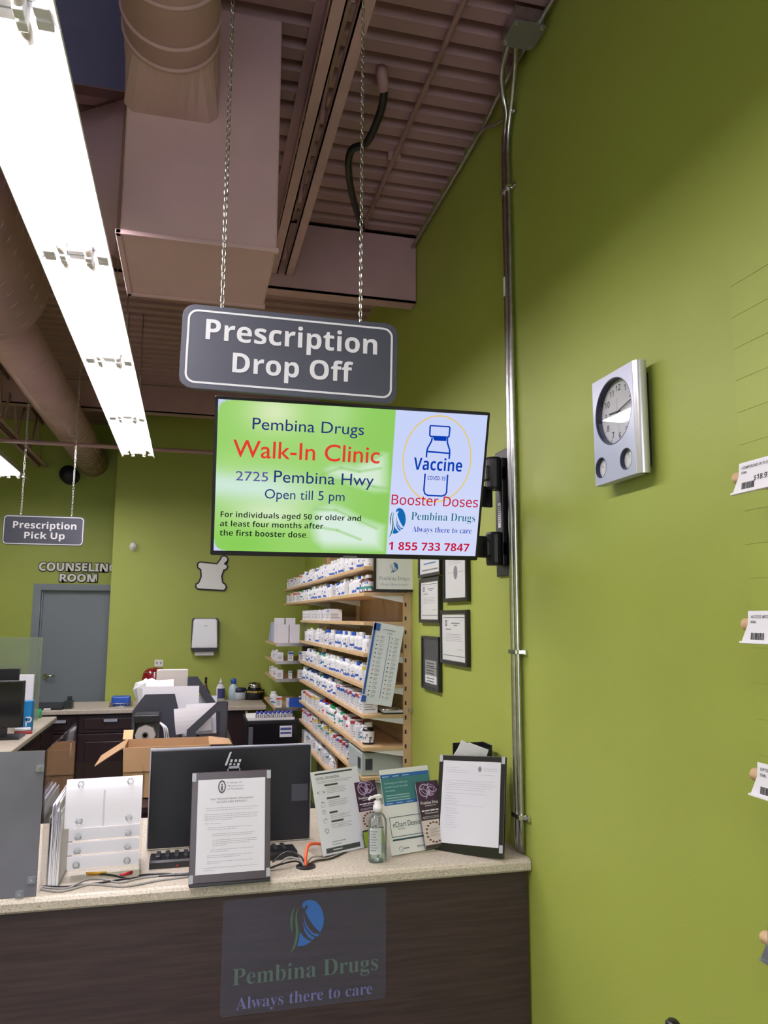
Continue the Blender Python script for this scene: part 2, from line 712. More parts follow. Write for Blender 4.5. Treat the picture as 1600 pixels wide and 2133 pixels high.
# ------------------------------------------------------------------ ducts
t = thing('box_duct', 'square mauve air duct dropping beside the light row with a round branch', 'duct', loc(-1.24, 2.6, 3.05))
w = wmb(t)
pl, pr_ = P(243, 480, y=2.6), P(577, 527, y=2.6)
zb = (pl.z+pr_.z)/2
# body: vertical face towards the camera, underside, closed top
w.prism([(pl.x+.01, 2.6), (pr_.x, 2.6), (pr_.x, 3.12), (pl.x+.01, 3.12)], zb, 3.985)
w.build('plenum_box', M_duct, t, bevel=.008)
w = wmb(t)
w.box(pl.x-.004, pr_.x+.006, 2.594, 2.615, zb-.006, zb+.012)
w.box(pl.x-.004, pr_.x+.006, 3.1, 3.125, zb-.006, zb+.012)
w.box(pl.x-.004, pl.x+.016, 2.594, 3.125, zb-.006, zb+.012)
w.build('seam_flange', M_duct, t, bevel=.003)
# square to round collar and round run towards the camera
c0, c1 = P(262, 222, y=2.6), P(450, 262, y=2.6)
cx, rad = (c0.x+c1.x)/2, (c1.x-c0.x)/2
cz = (c0.z+c1.z)/2+rad
sq = [(-1, -1), (1, -1), (1, 1), (-1, 1)]
N = 32
ra, rb = [], []
for i in range(N):
    a = 2*math.pi*(i+.5)/N
    c, s = math.cos(a), math.sin(a)
    k = 1/max(abs(c), abs(s))
    ra.append((cx+rad*1.04*c*k, 2.6, cz+rad*1.04*s*k))
    rb.append((cx+rad*.98*c, 2.36, cz+rad*.98*s))
w = wmb(t)
w.add(ra+rb, [(i, (i+1) % N, N+(i+1) % N, N+i) for i in range(N)])
w.build('collar', M_duct, t)
w = wmb(t)
w.tube([(cx, yy, cz) for yy in (2.37, 2.0, 1.5, .8, 0, -1)], rad*.98, 32)
w.build('round_branch', M_duct, t)
for yy in (2.365, 2.27, 2.10, 1.9):
    w = wmb(t)
    w.tube([(cx, yy-.006, cz), (cx, yy+.006, cz)], rad*1.0+.004, 32)
    w.build('seam_ring', M_duct, t)

# flat navy duct underside between the light row and the box duct, and the sloping plate behind it
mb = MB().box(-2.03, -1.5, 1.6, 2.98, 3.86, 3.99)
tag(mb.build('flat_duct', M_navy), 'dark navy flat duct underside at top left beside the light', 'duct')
mb = MB()
q = [(-1.98, 3.45, 3.55), (-1.57, 3.16, 3.25), (-1.57, 3.2, 3.98), (-1.98, 3.5, 3.98)]
q2 = [(p[0]+.03, p[1]+.06, p[2]) for p in q]
mb.add(q+q2, [(0, 1, 2, 3), (7, 6, 5, 4), (0, 4, 5, 1), (1, 5, 6, 2), (2, 6, 7, 3), (3, 7, 4, 0)])
tag(mb.build('duct_plate', M_duct), 'sloping mauve sheet metal plate left of the box duct', 'duct plate')

# spiral ducts on the left
sc_ = P(195, 965, y=DY)
se = P(221, 982, y=DY)
sr = (se.x-sc_.x)+.02


t = thing('spiral_duct', 'round spiral duct at the left stepping from a fat to a thinner pipe', 'duct', loc(sc_.x, 4.4, sc_.z))
for nm, x, z, r, y0, y1 in (('thin_section', sc_.x, sc_.z, sr, 4.3, DY-.01), ('fat_section', sc_.x-.02, sc_.z+.05, .34, 1.5, 4.42)):
    m = wmb(t).tube([(x, y0, z), (x, y1, z)], r, 40)
    dd = m.build(nm, M_duct, t)
    m = wmb(t)
    pts = []
    k = int((y1-y0)/.13*16)
    for i in range(k+1):
        a = 2*math.pi*i/16
        pts.append((x+r*math.cos(a), y0+(y1-y0)*i/k, z+r*math.sin(a)))
    m.tube(pts, .004, 5)
    m.build('spiral_seam', M_duct, dd)
bp = P(132, 985, y=8.9)
mb = MB().tube([(bp.x+.02, 9.12, bp.z+.03), (bp.x+.02, 9.29, bp.z+.03)], .10, 28)
tag(mb.build('pipe_stub', mat('dark_navy_pipe', (28, 28, 44), .5)), 'short dark round pipe stub on the far wall beside the duct', 'pipe')

# pipe across the back
pa, pb = P(45, 905, y=8.3), P(445, 943, y=8.3)
mb = MB().tube([(-4.5, 7.3, 3.33), (-.02, 7.3, 3.31)], .020, 10)
tag(mb.build('sprinkler_pipe', M_steel), 'thin mauve pipe running across the room below the far beam', 'pipe')

# conduits on the deck
c1 = P(968, 0, z=3.97)
mb = MB().tube([(c1.x, -.5, 3.97), (c1.x, 4.05, 3.97)], .012, 8)
for yy in (2.05, 3.3):
    mb.box(c1.x-.03, c1.x+.03, yy, yy+.02, 3.965, 3.998)
tag(mb.build('ceiling_conduit', M_steel), 'straight painted conduit running along the roof deck beside the joist', 'conduit')
mb = MB().tube(spline([(-.03, -.5, 3.97), (-.03, 2.2, 3.97), (-.03, 2.75, 3.95), (-.025, 3.0, 3.93), (-.025, 4.05, 3.92)]), .011, 8)
tag(mb.build('ceiling_conduit', M_galv), 'grey conduit following the corner between green wall and deck', 'conduit')
mb = MB().tube(spline([(-.015, 2.62, 3.80), (-.02, 2.8, 3.86), (-.03, 2.95, 3.92), (-.03, 3.2, 3.93)]), .008, 8)
tag(mb.build('ceiling_conduit', M_galv), 'short bent conduit joining the deck corner beside the tall wall conduit', 'conduit')

# black flexible hose
t = thing('flexible_hose', 'black flexible hose hanging in an S from the roof deck', 'hose', loc(*P(795, 150, z=3.98)))
hp = [P(795, 155, z=3.94), P(800, 190, z=3.90), P(792, 235, z=3.87), P(765, 295, z=3.84), P(733, 312, z=3.83), P(726, 350, z=3.82), P(735, 410, z=3.84), P(755, 478, z=3.88)]
w = wmb(t)
w.tube(spline(hp), .017, 10)
w.build('hose', M_black, t)
p = P(795, 150, z=3.98)
w = wmb(t)
w.tube([(p.x, p.y, 3.99), hp[0], hp[1]], .024, 12)
w.build('fitting', M_steel, t)

# ------------------------------------------------------------------ fluorescent row
M_tube = emit('fluorescent_tube', (255, 246, 255), TUBE_E)
M_tubecap = mat('tube_end_cap', (205, 196, 180), .4)


def fixture(label, x, y0, L=1.225, z=LIGHT_Z, w=TUBE_W, rod=-.3):
    t = thing('strip_light', label, 'ceiling light', loc(x, y0, z), 'two-tube strip lights in a row')
    m = MB()
    sec = [(-.128, 0), (-.075, .055), (-.04, .06), (.04, .06), (.075, .055), (.128, 0), (.131, 0), (.131, .006), (.085, .065), (.06, .11), (-.06, .11), (-.085, .065), (-.131, .006), (-.131, 0)]
    n = len(sec)
    vs = [(p[0], yy, p[1]) for yy in (.002, L-.002) for p in sec]
    m.add(vs, [tuple(range(n)), tuple(range(2*n-1, n-1, -1))]+[(i, n+i, n+(i+1) % n, (i+1) % n) for i in range(n)])
    m.build('housing', M_white, t)
    for s in (-1, 1):
        MB().tube([(s*.045, .06, .028), (s*.045, L-.06, .028)], .014, 12).build('tube', M_tube, t)
    for e in (0, 1):
        ya, yb = (.004, .036) if e == 0 else (L-.036, L-.004)
        m = MB()
        for s in (-1, 1):
            m.box(s*.045-.012, s*.045+.012, ya, yb, .004, .058)
            m.box(min(s*.075, s*.112), max(s*.075, s*.112), ya, yb, .016, .03)
        m.box(-.03, .03, ya, yb, .03, .06)
        m.build('lampholder', M_wplastic, t, bevel=.003)
        for s in (-1, 1):
            yc = .036 if e == 0 else L-.086
            MB().tube([(s*.045, yc, .026), (s*.045, yc+.05, .026)], .0155, 12).build('tube_cap', M_tubecap, t)
    lamp('tube_light', (0, L/2, .048), .07, L-.16, w, parent=t)
    for s in (-1, 1):
        MB().tube([(s*.05, L/2+rod, .108), (s*.05, L/2+rod, (3.858 if 1.6 < y0+L/2+rod < 2.98 else CEIL)-z)], .003, 6).build('hanger_rod', M_galv, t)
    return t


names = ['bright strip light nearest the camera at the top left corner',
         'blown-out strip light directly left of the box duct',
         'third strip light along the row, left of the drop off sign',
         'fourth strip light along the row, above the far beam',
         'farthest strip light of the long row, over the back counter']
for i, nm in enumerate(names):
    fixture(nm, -1.68, .48+1.2255*i, rod=.3 if i == 2 else -.3)
l2 = P(45, 1000, z=LIGHT_Z)
fixture('strip light cut by the left edge, above the pick up sign', l2.x-.06, 6.75)

# ------------------------------------------------------------------ hanging signs


def chain_mesh(m, top, bot, link=.030, r=.0017, wd=.0058):
    top, bot = Vector(top), Vector(bot)
    L = (top-bot).length
    k = int(L/(link*.76))
    d = (top-bot)/k
    ax = d.normalized()
    a = ax.cross(Vector((0, 1, 0))).normalized()
    b = ax.cross(a)
    for i in range(k):
        c = bot+d*(i+.5)
        h = a if i % 2 else b
        g = (b if i % 2 else a)
        pts = []
        for j in range(10):
            th = 2*math.pi*j/10
            pts.append(c+ax*(math.sin(th)*link/2)+(h*.8+g*.6)*(math.cos(th)*wd))
        m.tube(pts, r, 5, True)


def hanging_sign(label, M, W, H, lines, chains, ztop=CEIL, b=.0):
    t = thing('hanging_sign', label, 'sign', M)
    m = MB()
    m.prism(rrect(0, 0, W, H, .035), -.012, 0)
    m.build('board', M_slate, t, bevel=.001)
    m = MB()
    e = .0145 if not b else b
    m.frame(rrect(0, 0, W-2*e, H-2*e, .027), rrect(0, 0, W-2*e-.011, H-2*e-.011, .022), 0, .0012)
    m.build('border', M_silvertext, t)
    m = MB()
    for s, p0, p1, top in lines:
        m.tline(M, s, p0, p1, top, 'b', 0, .0004, .0012)
    m.build('lettering', M_silvertext, t)
    Mi = M.inverted()
    for px in chains:
        x, yv = onp(M, *px[:2])
        m = MB()
        wb = M @ Vector((x, H/2-.012, -.006))
        wt = Vector((wb.x, wb.y, px[2] if len(px) > 2 else ztop))
        m.T = Mi
        chain_mesh(m, wt, wb)
        m.build('chain', M_chain, t)
    return t


def c5(x, y):
    return (350+x/2.2857, 600+y/2.2857)


Ms = pnpframe((-.9658, 2.0428, 2.489), (-.0088, .0188, -.0436))
hanging_sign('dark grey hanging sign reading Prescription Drop Off', Ms, .6, .2376,
             [('Prescription', c5(178, 243), c5(995, 318), c5(180, 147)), ('Drop Off', c5(305, 402), c5(880, 448), c5(308, 309))],
             [(463, 645), (752, 672)])


def c4(x, y):
    return (x/3.5556, 850+y/3.5556)


pk = P(91, 1105, y=6.1)
Mk = FR(pk, (1, 0, 0), (0, 0, 1))
hanging_sign('smaller far hanging sign reading Prescription Pick Up', Mk, .565, .222,
             [('Prescription', c4(95, 888), c4(565, 900), c4(95, 838)), ('Pick Up', c4(178, 965), c4(478, 972), c4(178, 917))],
             [(43, 1078, sc_.z-sr-.002), (149, 1078)], b=.006)

# ------------------------------------------------------------------ television
Mt = pnpframe((-.678, 2.574, 2.233), (.3076, -.0053, -.0399))
TW, TH = .96, .5424
t = thing('television', 'wall mounted television showing the green Walk-In Clinic advert', 'television', Mt)
MB().prism(rrect(0, 0, TW, TH, .006, 3), -.022, -.001).build('bezel', M_black, t, bevel=.002)
MB().prism([(-TW*.42, -TH*.46), (TW*.42, -TH*.46), (TW*.42, TH*.3), (-TW*.42, TH*.3)], -.06, -.022).build('rear_casing', M_black, t, bevel=.01)
MB().box(-.02, .03, -TH/2-.001, -TH/2+.008, -.001, .0002).build('maker_mark', M_midgrey, t)
sx0, sx1, sy0, sy1 = -TW/2+.011, TW/2-.010, -TH/2+.017, TH/2-.011
# picture: a grid whose colours are the advert's own
NX, NY = 220, 124


def smooth(a, b, x):
    t_ = max(0, min(1, (x-a)/(b-a)))
    return t_*t_*(3-2*t_)


def mixc(a, b, k):
    return tuple(p+(q-p)*k for p, q in zip(a, b))


def inpoly(x, y, poly):
    c = False
    j = len(poly)-1
    for i in range(len(poly)):
        xi, yi = poly[i]
        xj, yj = poly[j]
        if (yi > y) != (yj > y) and x < (xj-xi)*(y-yi)/(yj-yi)+xi:
            c = not c
        j = i
    return c


def pdist(x, y, poly):
    best = 9
    j = len(poly)-1
    for i in range(len(poly)):
        ax, ay = poly[j]
        bx, by = poly[i]
        dx, dy = bx-ax, by-ay
        k = max(0, min(1, ((x-ax)*dx+(y-ay)*dy)/(dx*dx+dy*dy+1e-12)))
        best = min(best, math.hypot(x-ax-dx*k, (y-ay-dy*k)*.6))
        j = i
    return best


HAND1 = [(.37, .42), (.41, .37), (.47, .355), (.50, .36), (.56, .31), (.60, .27), (.635, .28), (.64, .34), (.645, .5), (.645, .58), (.58, .59), (.52, .565), (.46, .53), (.40, .50)]
HAND2 = [(.34, .68), (.42, .63), (.48, .66), (.55, .73), (.645, .78), (.645, 1.0), (.40, 1.0), (.35, .93), (.335, .85)]


CREASES = [[(.38, .46), (.45, .41), (.52, .43), (.60, .40)], [(.41, .50), (.50, .49), (.58, .53), (.645, .54)], [(.50, .37), (.55, .35), (.60, .31)],
           [(.36, .70), (.44, .70), (.52, .76), (.60, .82)], [(.37, .82), (.45, .84), (.54, .90)]]


def advert(u, v):
    if u > .645:
        return mixc((205, 216, 255), (214, 222, 255), smooth(.2, .8, v))
    # rounded corners of the picture
    for cv in (.075, .925):
        if u < .045 and (v < .075 if cv < .5 else v > .925):
            if math.hypot((u-.045)/.045, (v-cv)/.075) > 1:
                return (205, 212, 250)
    c = mixc((164, 218, 118), (146, 208, 98), smooth(0, .5, abs(u-.2)))
    k = .75*math.exp(-((u-.20)/.10)**2-((v-.06)/.13)**2)
    c = mixc(c, (240, 246, 214), k)
    k = .55*math.exp(-((u-.42)/.08)**2-((v-.10)/.22)**2)
    c = mixc(c, (200, 236, 178), k)
    k = .92*math.exp(-(max(0, u-.15)/.22)**2-((v-.56-.1*(u-.1))/.115)**2)
    c = mixc(c, (216, 240, 232), k)
    k = .7*math.exp(-((u-.2)/.14)**2-((v-.74)/.09)**2)
    c = mixc(c, (236, 246, 224), k)
    k = .45*math.exp(-((u-.06)/.06)**2-((v-.40)/.07)**2)
    c = mixc(c, (176, 226, 128), k)
    k = .6*math.exp(-((u-.5)/.12)**2-((v-.20)/.10)**2)
    c = mixc(c, (150, 206, 98), k)
    k = .5*math.exp(-((u-.1)/.16)**2-((v-.95)/.10)**2)
    c = mixc(c, (120, 204, 66), k)
    for poly, col in ((HAND1, (222, 242, 222)), (HAND2, (226, 244, 234))):
        ins = inpoly(u, v, poly)
        dd = pdist(u, v, poly)
        k = smooth(0, .018, dd) if ins else 0
        cc = mixc((168, 220, 140), col, smooth(.0, .06, dd))
        c = mixc(c, cc, k*.95)
    for ln in CREASES:
        for (xa, ya), (xb, yb) in zip(ln, ln[1:]):
            dx, dy = xb-xa, yb-ya
            q_ = max(0, min(1, ((u-xa)*dx+(v-ya)*dy)/(dx*dx+dy*dy)))
            dd = math.hypot(u-xa-dx*q_, (v-ya-dy*q_)*.6)
            c = mixc(c, (150, 205, 120), .55*(1-smooth(.002, .009, dd)))
    return c


vs, cols, fs = [], [], []
for j in range(NY+1):
    for i in range(NX+1):
        u, v_ = i/NX, j/NY
        vs.append((sx0+(sx1-sx0)*u, sy1+(sy0-sy1)*v_, .0006))
        cols.append(advert(u, v_))
for j in range(NY):
    for i in range(NX):
        a = j*(NX+1)+i
        fs.append((a, a+NX+1, a+NX+2, a+1))
m_scr = bpy.data.materials.new('lit_screen')
m_scr.use_nodes = True
nt = m_scr.node_tree
nt.nodes.clear()
va = nt.nodes.new('ShaderNodeVertexColor')
va.layer_name = 'advert'
em = nt.nodes.new('ShaderNodeEmission')
em.inputs['Strength'].default_value = .95
ou = nt.nodes.new('ShaderNodeOutputMaterial')
nt.links.new(va.outputs['Color'], em.inputs['Color'])
nt.links.new(em.outputs[0], ou.inputs[0])
o = MB().add(vs, fs).build('screen', m_scr, t)
ca = o.data.color_attributes.new('advert', 'FLOAT_COLOR', 'POINT')
for i, c in enumerate(cols):
    ca.data[i].color = lin(c)


def logo(mb, x0, y0, w, h, ib, ig, z=0):
    """the swoosh figure emblem; box x0,y0 = lower left"""
    def q(pts):
        return [(x0+p[0]/167*w, y0+(1-p[1]/250)*h) for p in pts]
    mb.mi = ib
    for pts in ([(58, 30), (62, 12), (78, 2), (97, 0), (125, 9), (147, 34), (160, 62), (167, 100), (163, 132), (150, 160), (128, 140), (104, 108), (86, 78), (74, 52), (84, 40), (86, 26), (76, 24), (70, 38)],
                [(66, 66), (76, 105), (94, 138), (118, 162), (146, 168), (136, 180), (108, 166), (84, 138), (70, 104)],
                [(64, 96), (76, 136), (96, 164), (124, 184), (112, 192), (88, 174), (70, 144)],
                [(50, 146), (66, 172), (88, 190), (106, 197), (84, 211), (60, 216), (38, 214), (46, 184)]):
        mb.flat(q(pts), z)
    mb.mi = ig
    for pts in ([(22, 28), (10, 50), (2, 86), (4, 122), (13, 154), (12, 110), (14, 66)],
                [(40, 26), (28, 60), (26, 100), (31, 140), (28, 180), (16, 220), (2, 250), (26, 222), (40, 184), (43, 140), (36, 100), (34, 62)]):
        mb.flat(q(pts), z)


T_navy, T_red, T_ink = emit('screen_navy', (38, 52, 120)), emit('screen_red', (226, 62, 52)), emit('screen_ink', (24, 40, 30))
T_blue, T_crim, T_teal, T_yel = emit('screen_blue', (10, 62, 176)), emit('screen_crimson', (196, 22, 60)), emit('screen_teal', (30, 110, 130)), emit('screen_yellow', (232, 200, 92))
T_green, T_purple = emit('screen_green', (20, 110, 80)), emit('screen_purple', (92, 84, 158))
m = MB()
Z = .0012
m.mi = 0
m.tline(Mt, 'Pembina Drugs', c5(402, 672), c5(932, 700), c5(402, 617), 'g', 0, Z)
m.tline(Mt, 'Pembina Hwy', c5(504, 924), c5(978, 943), c5(504, 868), 'g', 0, Z)
m.tline(Mt, 'Open till 5 pm', c5(460, 1002), c5(840, 1014), c5(460, 957), 'g', 0, Z)
m.mi = 9
m.tline(Mt, '2725', c5(322, 914), c5(476, 922), c5(322, 870), 'g', 0, Z)
m.mi = 1
m.tline(Mt, 'Walk-In Clinic', c5(308, 800), c5(1006, 838), c5(308, 718), 'g', 0.006, Z)
m.mi = 2
m.tline(Mt, 'For individuals aged 50 or older and', c5(250, 1088), c5(918, 1110), c5(250, 1062), 'b', -.006, Z)
m.tline(Mt, 'at least four months after', c5(247, 1133), c5(738, 1146), c5(247, 1107), 'b', -.006, Z)
m.tline(Mt, 'the first booster dose.', c5(246, 1178), c5(664, 1188), c5(246, 1151), 'b', -.006, Z)
GM = [T_navy, T_red, T_ink, T_blue, T_crim, T_teal, T_yel, emit('screen_logo_blue', (20, 104, 176)), T_green, T_purple]
m.build('advert_lettering', GM, t)
m = MB()
# vaccine roundel
m.mi = 6
ctr = onp(Mt, *c5(1282, 815))
rx = abs(onp(Mt, *c5(1442, 815))[0]-ctr[0])
ry = abs(onp(Mt, *c5(1282, 1018))[1]-ctr[1])
m.stroke(circ(ctr[0], ctr[1], rx, 64, ry), .0042, .0008, True)


def tp(*pts):
    return [onp(Mt, *c5(*p)) for p in pts]


m.mi = 3
W_ = .0058
m.stroke(tp((1250, 655), (1338, 660), (1342, 666), (1338, 706), (1334, 710), (1250, 706), (1246, 700), (1248, 660)), W_, Z, True)
m.flat(tp((1262, 710), (1326, 713), (1324, 728), (1266, 726)), Z)
m.stroke(tp((1258, 712), (1254, 730), (1236, 762), (1232, 778), (1230, 806)), W_, Z)
m.stroke(tp((1330, 714), (1330, 736), (1340, 768), (1341, 786), (1338, 814)), W_, Z)
m.stroke(tp((1232, 778), (1341, 787)), W_, Z)
m.stroke(tp((1224, 884), (1218, 962), (1222, 978), (1236, 987), (1304, 990), (1320, 984), (1326, 972), (1331, 888)), W_, Z)
m.tline(Mt, 'Vaccine', c5(1168, 862), c5(1398, 876), c5(1168, 804), 'b', 0, Z)
m.tline(Mt, 'COVID-19', c5(1235, 913), c5(1320, 916), c5(1235, 894), 'b', -.01, Z)
m.build('vaccine_roundel', GM, t)
m = MB()
m.mi = 4
m.tline(Mt, 'Booster Doses', c5(1063, 1030), c5(1474, 1044), c5(1063, 983), 'n', .004, Z+.0003)
m.tline(Mt, '1 855 733 7847', c5(1050, 1244), c5(1432, 1256), c5(1050, 1206), 'b', 0, Z)
m.mi = 5
m.tline(Mt, 'Pembina Drugs', c5(1157, 1102), c5(1461, 1112), c5(1157, 1066), 's', -.01, Z)
m.mi = 3
m.tline(Mt, 'Always there to care', c5(1162, 1160), c5(1444, 1168), c5(1162, 1134), 's', -.01, Z)
m.build('booster_lettering', GM, t)
m = MB()
a, b = onp(Mt, *c5(1050, 1188)), onp(Mt, *c5(1136, 1048))
logo(m, a[0], a[1], b[0]-a[0], b[1]-a[1], 7, 8, Z)
m.build('screen_logo', GM, t)

# articulated wall mount
t = thing('television_mount', 'black articulated arm bracket fixing the television to the green wall', 'mount', loc(0, 2.81, 2.19))
w = wmb(t)
w.box(-.012, -.001, 2.72, 2.90, 1.93, 2.44)
w.box(-.035, -.012, 2.775, 2.845, 1.97, 2.40)
w.build('wall_plate', M_blackm, t, bevel=.004)
w = wmb(t)
w.box(-.0362, -.035, 2.79, 2.815, 2.12, 2.22)
w.build('plate_sticker', M_paper, t)
w = wmb(t)
for k in range(9):
    w.box(-.0366, -.0362, 2.793, 2.812, 2.14+k*.008, 2.143+k*.008)
w.build('sticker_print', M_ink, t)
for zz in (2.335, 2.035):
    w = wmb(t)
    w.T = w.T @ Matrix.Translation((-.06, 2.80, zz-.065))
    w.lathe([(.0, 0), (.03, 0), (.034, .01), (.034, .12), (.03, .13), (0, .13)], 16)
    w.build('pivot', M_blackm, t)
    w = wmb(t)
    w.box(-.10, -.012, 2.775, 2.825, zz+(.0 if zz < 2.2 else .0)-.03, zz+.03)
    w.build('knuckle', M_blackm, t, bevel=.006)
for z0, z1 in ((2.20, 2.285), (2.00, 2.085)):
    w = wmb(t)
    ye = 2.665 if z0 > 2.1 else 2.715
    q = [(-.05, 2.83), (-.09, 2.80), (-.40, ye), (-.40, ye+.04)]
    w.prism(q, z0, z1)
    w.build('arm', M_blackm, t, bevel=.006)
w = wmb(t)
w.T = w.T @ Mt
w.box(.22, .32, -.24, .10, -.074, -.061)
w.build('screen_rail', M_blackm, t, bevel=.003)

# ------------------------------------------------------------------ right wall conduit, junction box, clock
t = thing('wall_conduit', 'tall galvanised conduit pair running down the green wall to the counter', 'conduit', loc(-.02, 2.745, .915))
CY = 2.722
w = wmb(t)
w.tube(spline([(-.02, CY, .93), (-.02, CY, 1.6), (-.02, CY, 3.3), (-.02, CY, 3.7), (-.024, 2.683, 3.81), (-.05, 2.655, 3.89), (-.082, 2.58, 3.945), (-.113, 2.43, 3.95)], 6), .0125, 10)
w.build('pipe', M_galv, t)
q = P(1071, 98, z=3.95)
w = wmb(t)
w.tube(spline([(-.018, CY-.03, .93), (-.018, CY-.03, 2.0), (-.018, CY-.03, 3.4), (-.018, CY-.03, 3.7), (-.026, 2.62, 3.85), (-.045, 2.54, 3.935), (q.x, q.y-.02, 3.95)], 6), .0115, 10)
w.build('pipe', M_galv, t)
for zz in (3.50, 1.64, 1.05):
    w = wmb(t)
    w.box(-.036, -.001, CY-.052, CY+.018, zz-.008, zz+.008)
    w.box(-.012, -.001, CY-.078, CY-.05, zz-.01, zz+.01)
    w.build('strap', M_chrome, t, bevel=.002)
w = wmb(t)
w.box(-.0335, -.032, CY-.01, CY+.006, 3.05, 3.13)
w.build('conduit_label', M_paper, t)

JZ = 3.925
j0, j1 = P(1052, 93, z=JZ), P(1104, 46, z=JZ)
t = thing('junction_box', 'square galvanised junction box on the deck at the top of the green wall', 'junction box', loc(-.085, (j0.y+j1.y)/2, JZ))
MB().box(-.058, .058, -.058, .058, .0, .068).build('box_body', M_galv, t, bevel=.004)
MB().prism(rrect(0, 0, .128, .128, .012, 3), -.005, .0).build('cover_plate', mat('dull_zinc', (150, 150, 146), .45, .7), t)
m = MB()
for sx in (-1, 1):
    for s2 in (-1, 1):
        m.prism(circ(sx*.05, s2*.05, .006, 8), -.009, -.005)
m.build('cover_screws', M_chrome, t)
JY = (j0.y+j1.y)/2+.06

# clock
CX, CZ, CW, CH, CT = 1.905, 2.313, .236, .316, .055
Mc = FR((-CT, CX, CZ), (0, -1, 0), (0, 0, 1))
t = thing('wall_clock', 'silver rectangular wall clock with round dial and two small gauges', 'clock', Mc)
hw, hh = CW/2, CH/2
R = .098
dcx, dcy = -.006, .044
m = MB()
m.rect_hole(-hw+.002, hw-.018, -.068, hh, dcx, dcy, R, -.022, 0)
gl, gr, gy, gr_r = -.082, .052, -.108, .031
m.rect_hole(-hw+.002, -.018, -hh, -.068, gl, gy, gr_r, -.022, 0)
m.rect_hole(-.018, hw-.018, -hh, -.068, gr, gy, gr_r, -.022, 0)
m.build('face_plate', M_silver, t)
m = MB()
m.prism(rrect(0, 0, CW, CH, .003, 3), -.031, -.022)
m.build('case', M_silver, t)
MB().prism(rrect(.0, 0, CW*.8, CH*.86, .01, 3), -CT+.001, -.031).build('back_box', M_black, t)
m = MB()
pr = [(hw-.018, 0)]+[(hw-.018+.02*math.sin(a), -.02+.02*math.cos(a)) for a in [math.radians(10*k) for k in range(10)]]+[(hw+.002, -.031), (hw-.018, -.031)]
vs = [(p[0], yy, p[1]) for yy in (-hh, hh) for p in pr]
n = len(pr)
m.sm = True
m.add(vs, [(i, n+i, n+(i+1) % n, (i+1) % n) for i in range(n)])
m.sm = False
m.add(vs, [tuple(range(n)), tuple(range(2*n-1, n-1, -1))])
m.build('rounded_side', mat('satin_silver', (214, 214, 214), .25, .5), t)
M_rim = mat('dark_blue_rim', (40, 44, 72), .3)
m = MB()
m.frame(circ(dcx, dcy, R, 48), circ(dcx, dcy, R-.003, 48), -.021, 0)
m.build('dial_rim', M_rim, t)
for gx in (gl, gr):
    MB().frame(circ(gx, gy, gr_r, 32), circ(gx, gy, gr_r-.002, 32), -.021, 0).build('gauge_rim', M_rim, t)
M_dial = mat('pale_dial', (222, 223, 228), .4)
m = MB()
m.flat(circ(dcx, dcy, R-.001, 48), -.0205)
m.build('dial', M_dial, t)
m = MB()
for k in range(1, 13):
    a = math.radians(90-30*k)
    m.text(str(k), dcx+.071*math.cos(a), dcy+.071*math.sin(a)-.009, None, .018, 'n', .012, -.020, 0, 'c')
for k in range(60):
    a = math.radians(6*k)
    r0 = .090 if k % 5 else .087
    m.stroke([(dcx+r0*math.cos(a), dcy+r0*math.sin(a)), (dcx+.094*math.cos(a), dcy+.094*math.sin(a))], .0012 if k % 5 else .002, -.020)
m.build('dial_numerals', M_ink, t)


def hand(nm, ang, L, w, z, tail=.012):
    a = math.radians(90-ang)
    m_ = MB().stroke([(dcx-tail*math.cos(a), dcy-tail*math.sin(a)), (dcx+L*math.cos(a), dcy+L*math.sin(a))], w, z)
    m_.build(nm, M_ink, t)


hand('hour_hand', 273, .05, .005, -.017)
hand('minute_hand', 76, .072, .0035, -.016)
hand('second_hand', 176, .08, .001, -.015, .04)
for gx, a0 in ((gl, 150), (gr, 110)):
    m = MB().flat(circ(gx, gy, gr_r-.001, 32), -.0135)
    m.build('gauge_dial', M_dial, t)
    m = MB()
    for k in range(21):
        a = math.radians(-45+270*k/20)
        m.stroke([(gx+.023*math.cos(a), gy+.023*math.sin(a)), (gx+.027*math.cos(a), gy+.027*math.sin(a))], .0008, -.013)
    a = math.radians(a0)
    m.stroke([(gx, gy), (gx+.02*math.cos(a), gy+.02*math.sin(a))], .0012, -.0125)
    m.build('gauge_marks', M_ink, t)
m = MB().flat(circ(dcx, dcy, R-.001, 48), -.004)
m.build('dial_glass', clear('clock_glass', gloss=.9), t)

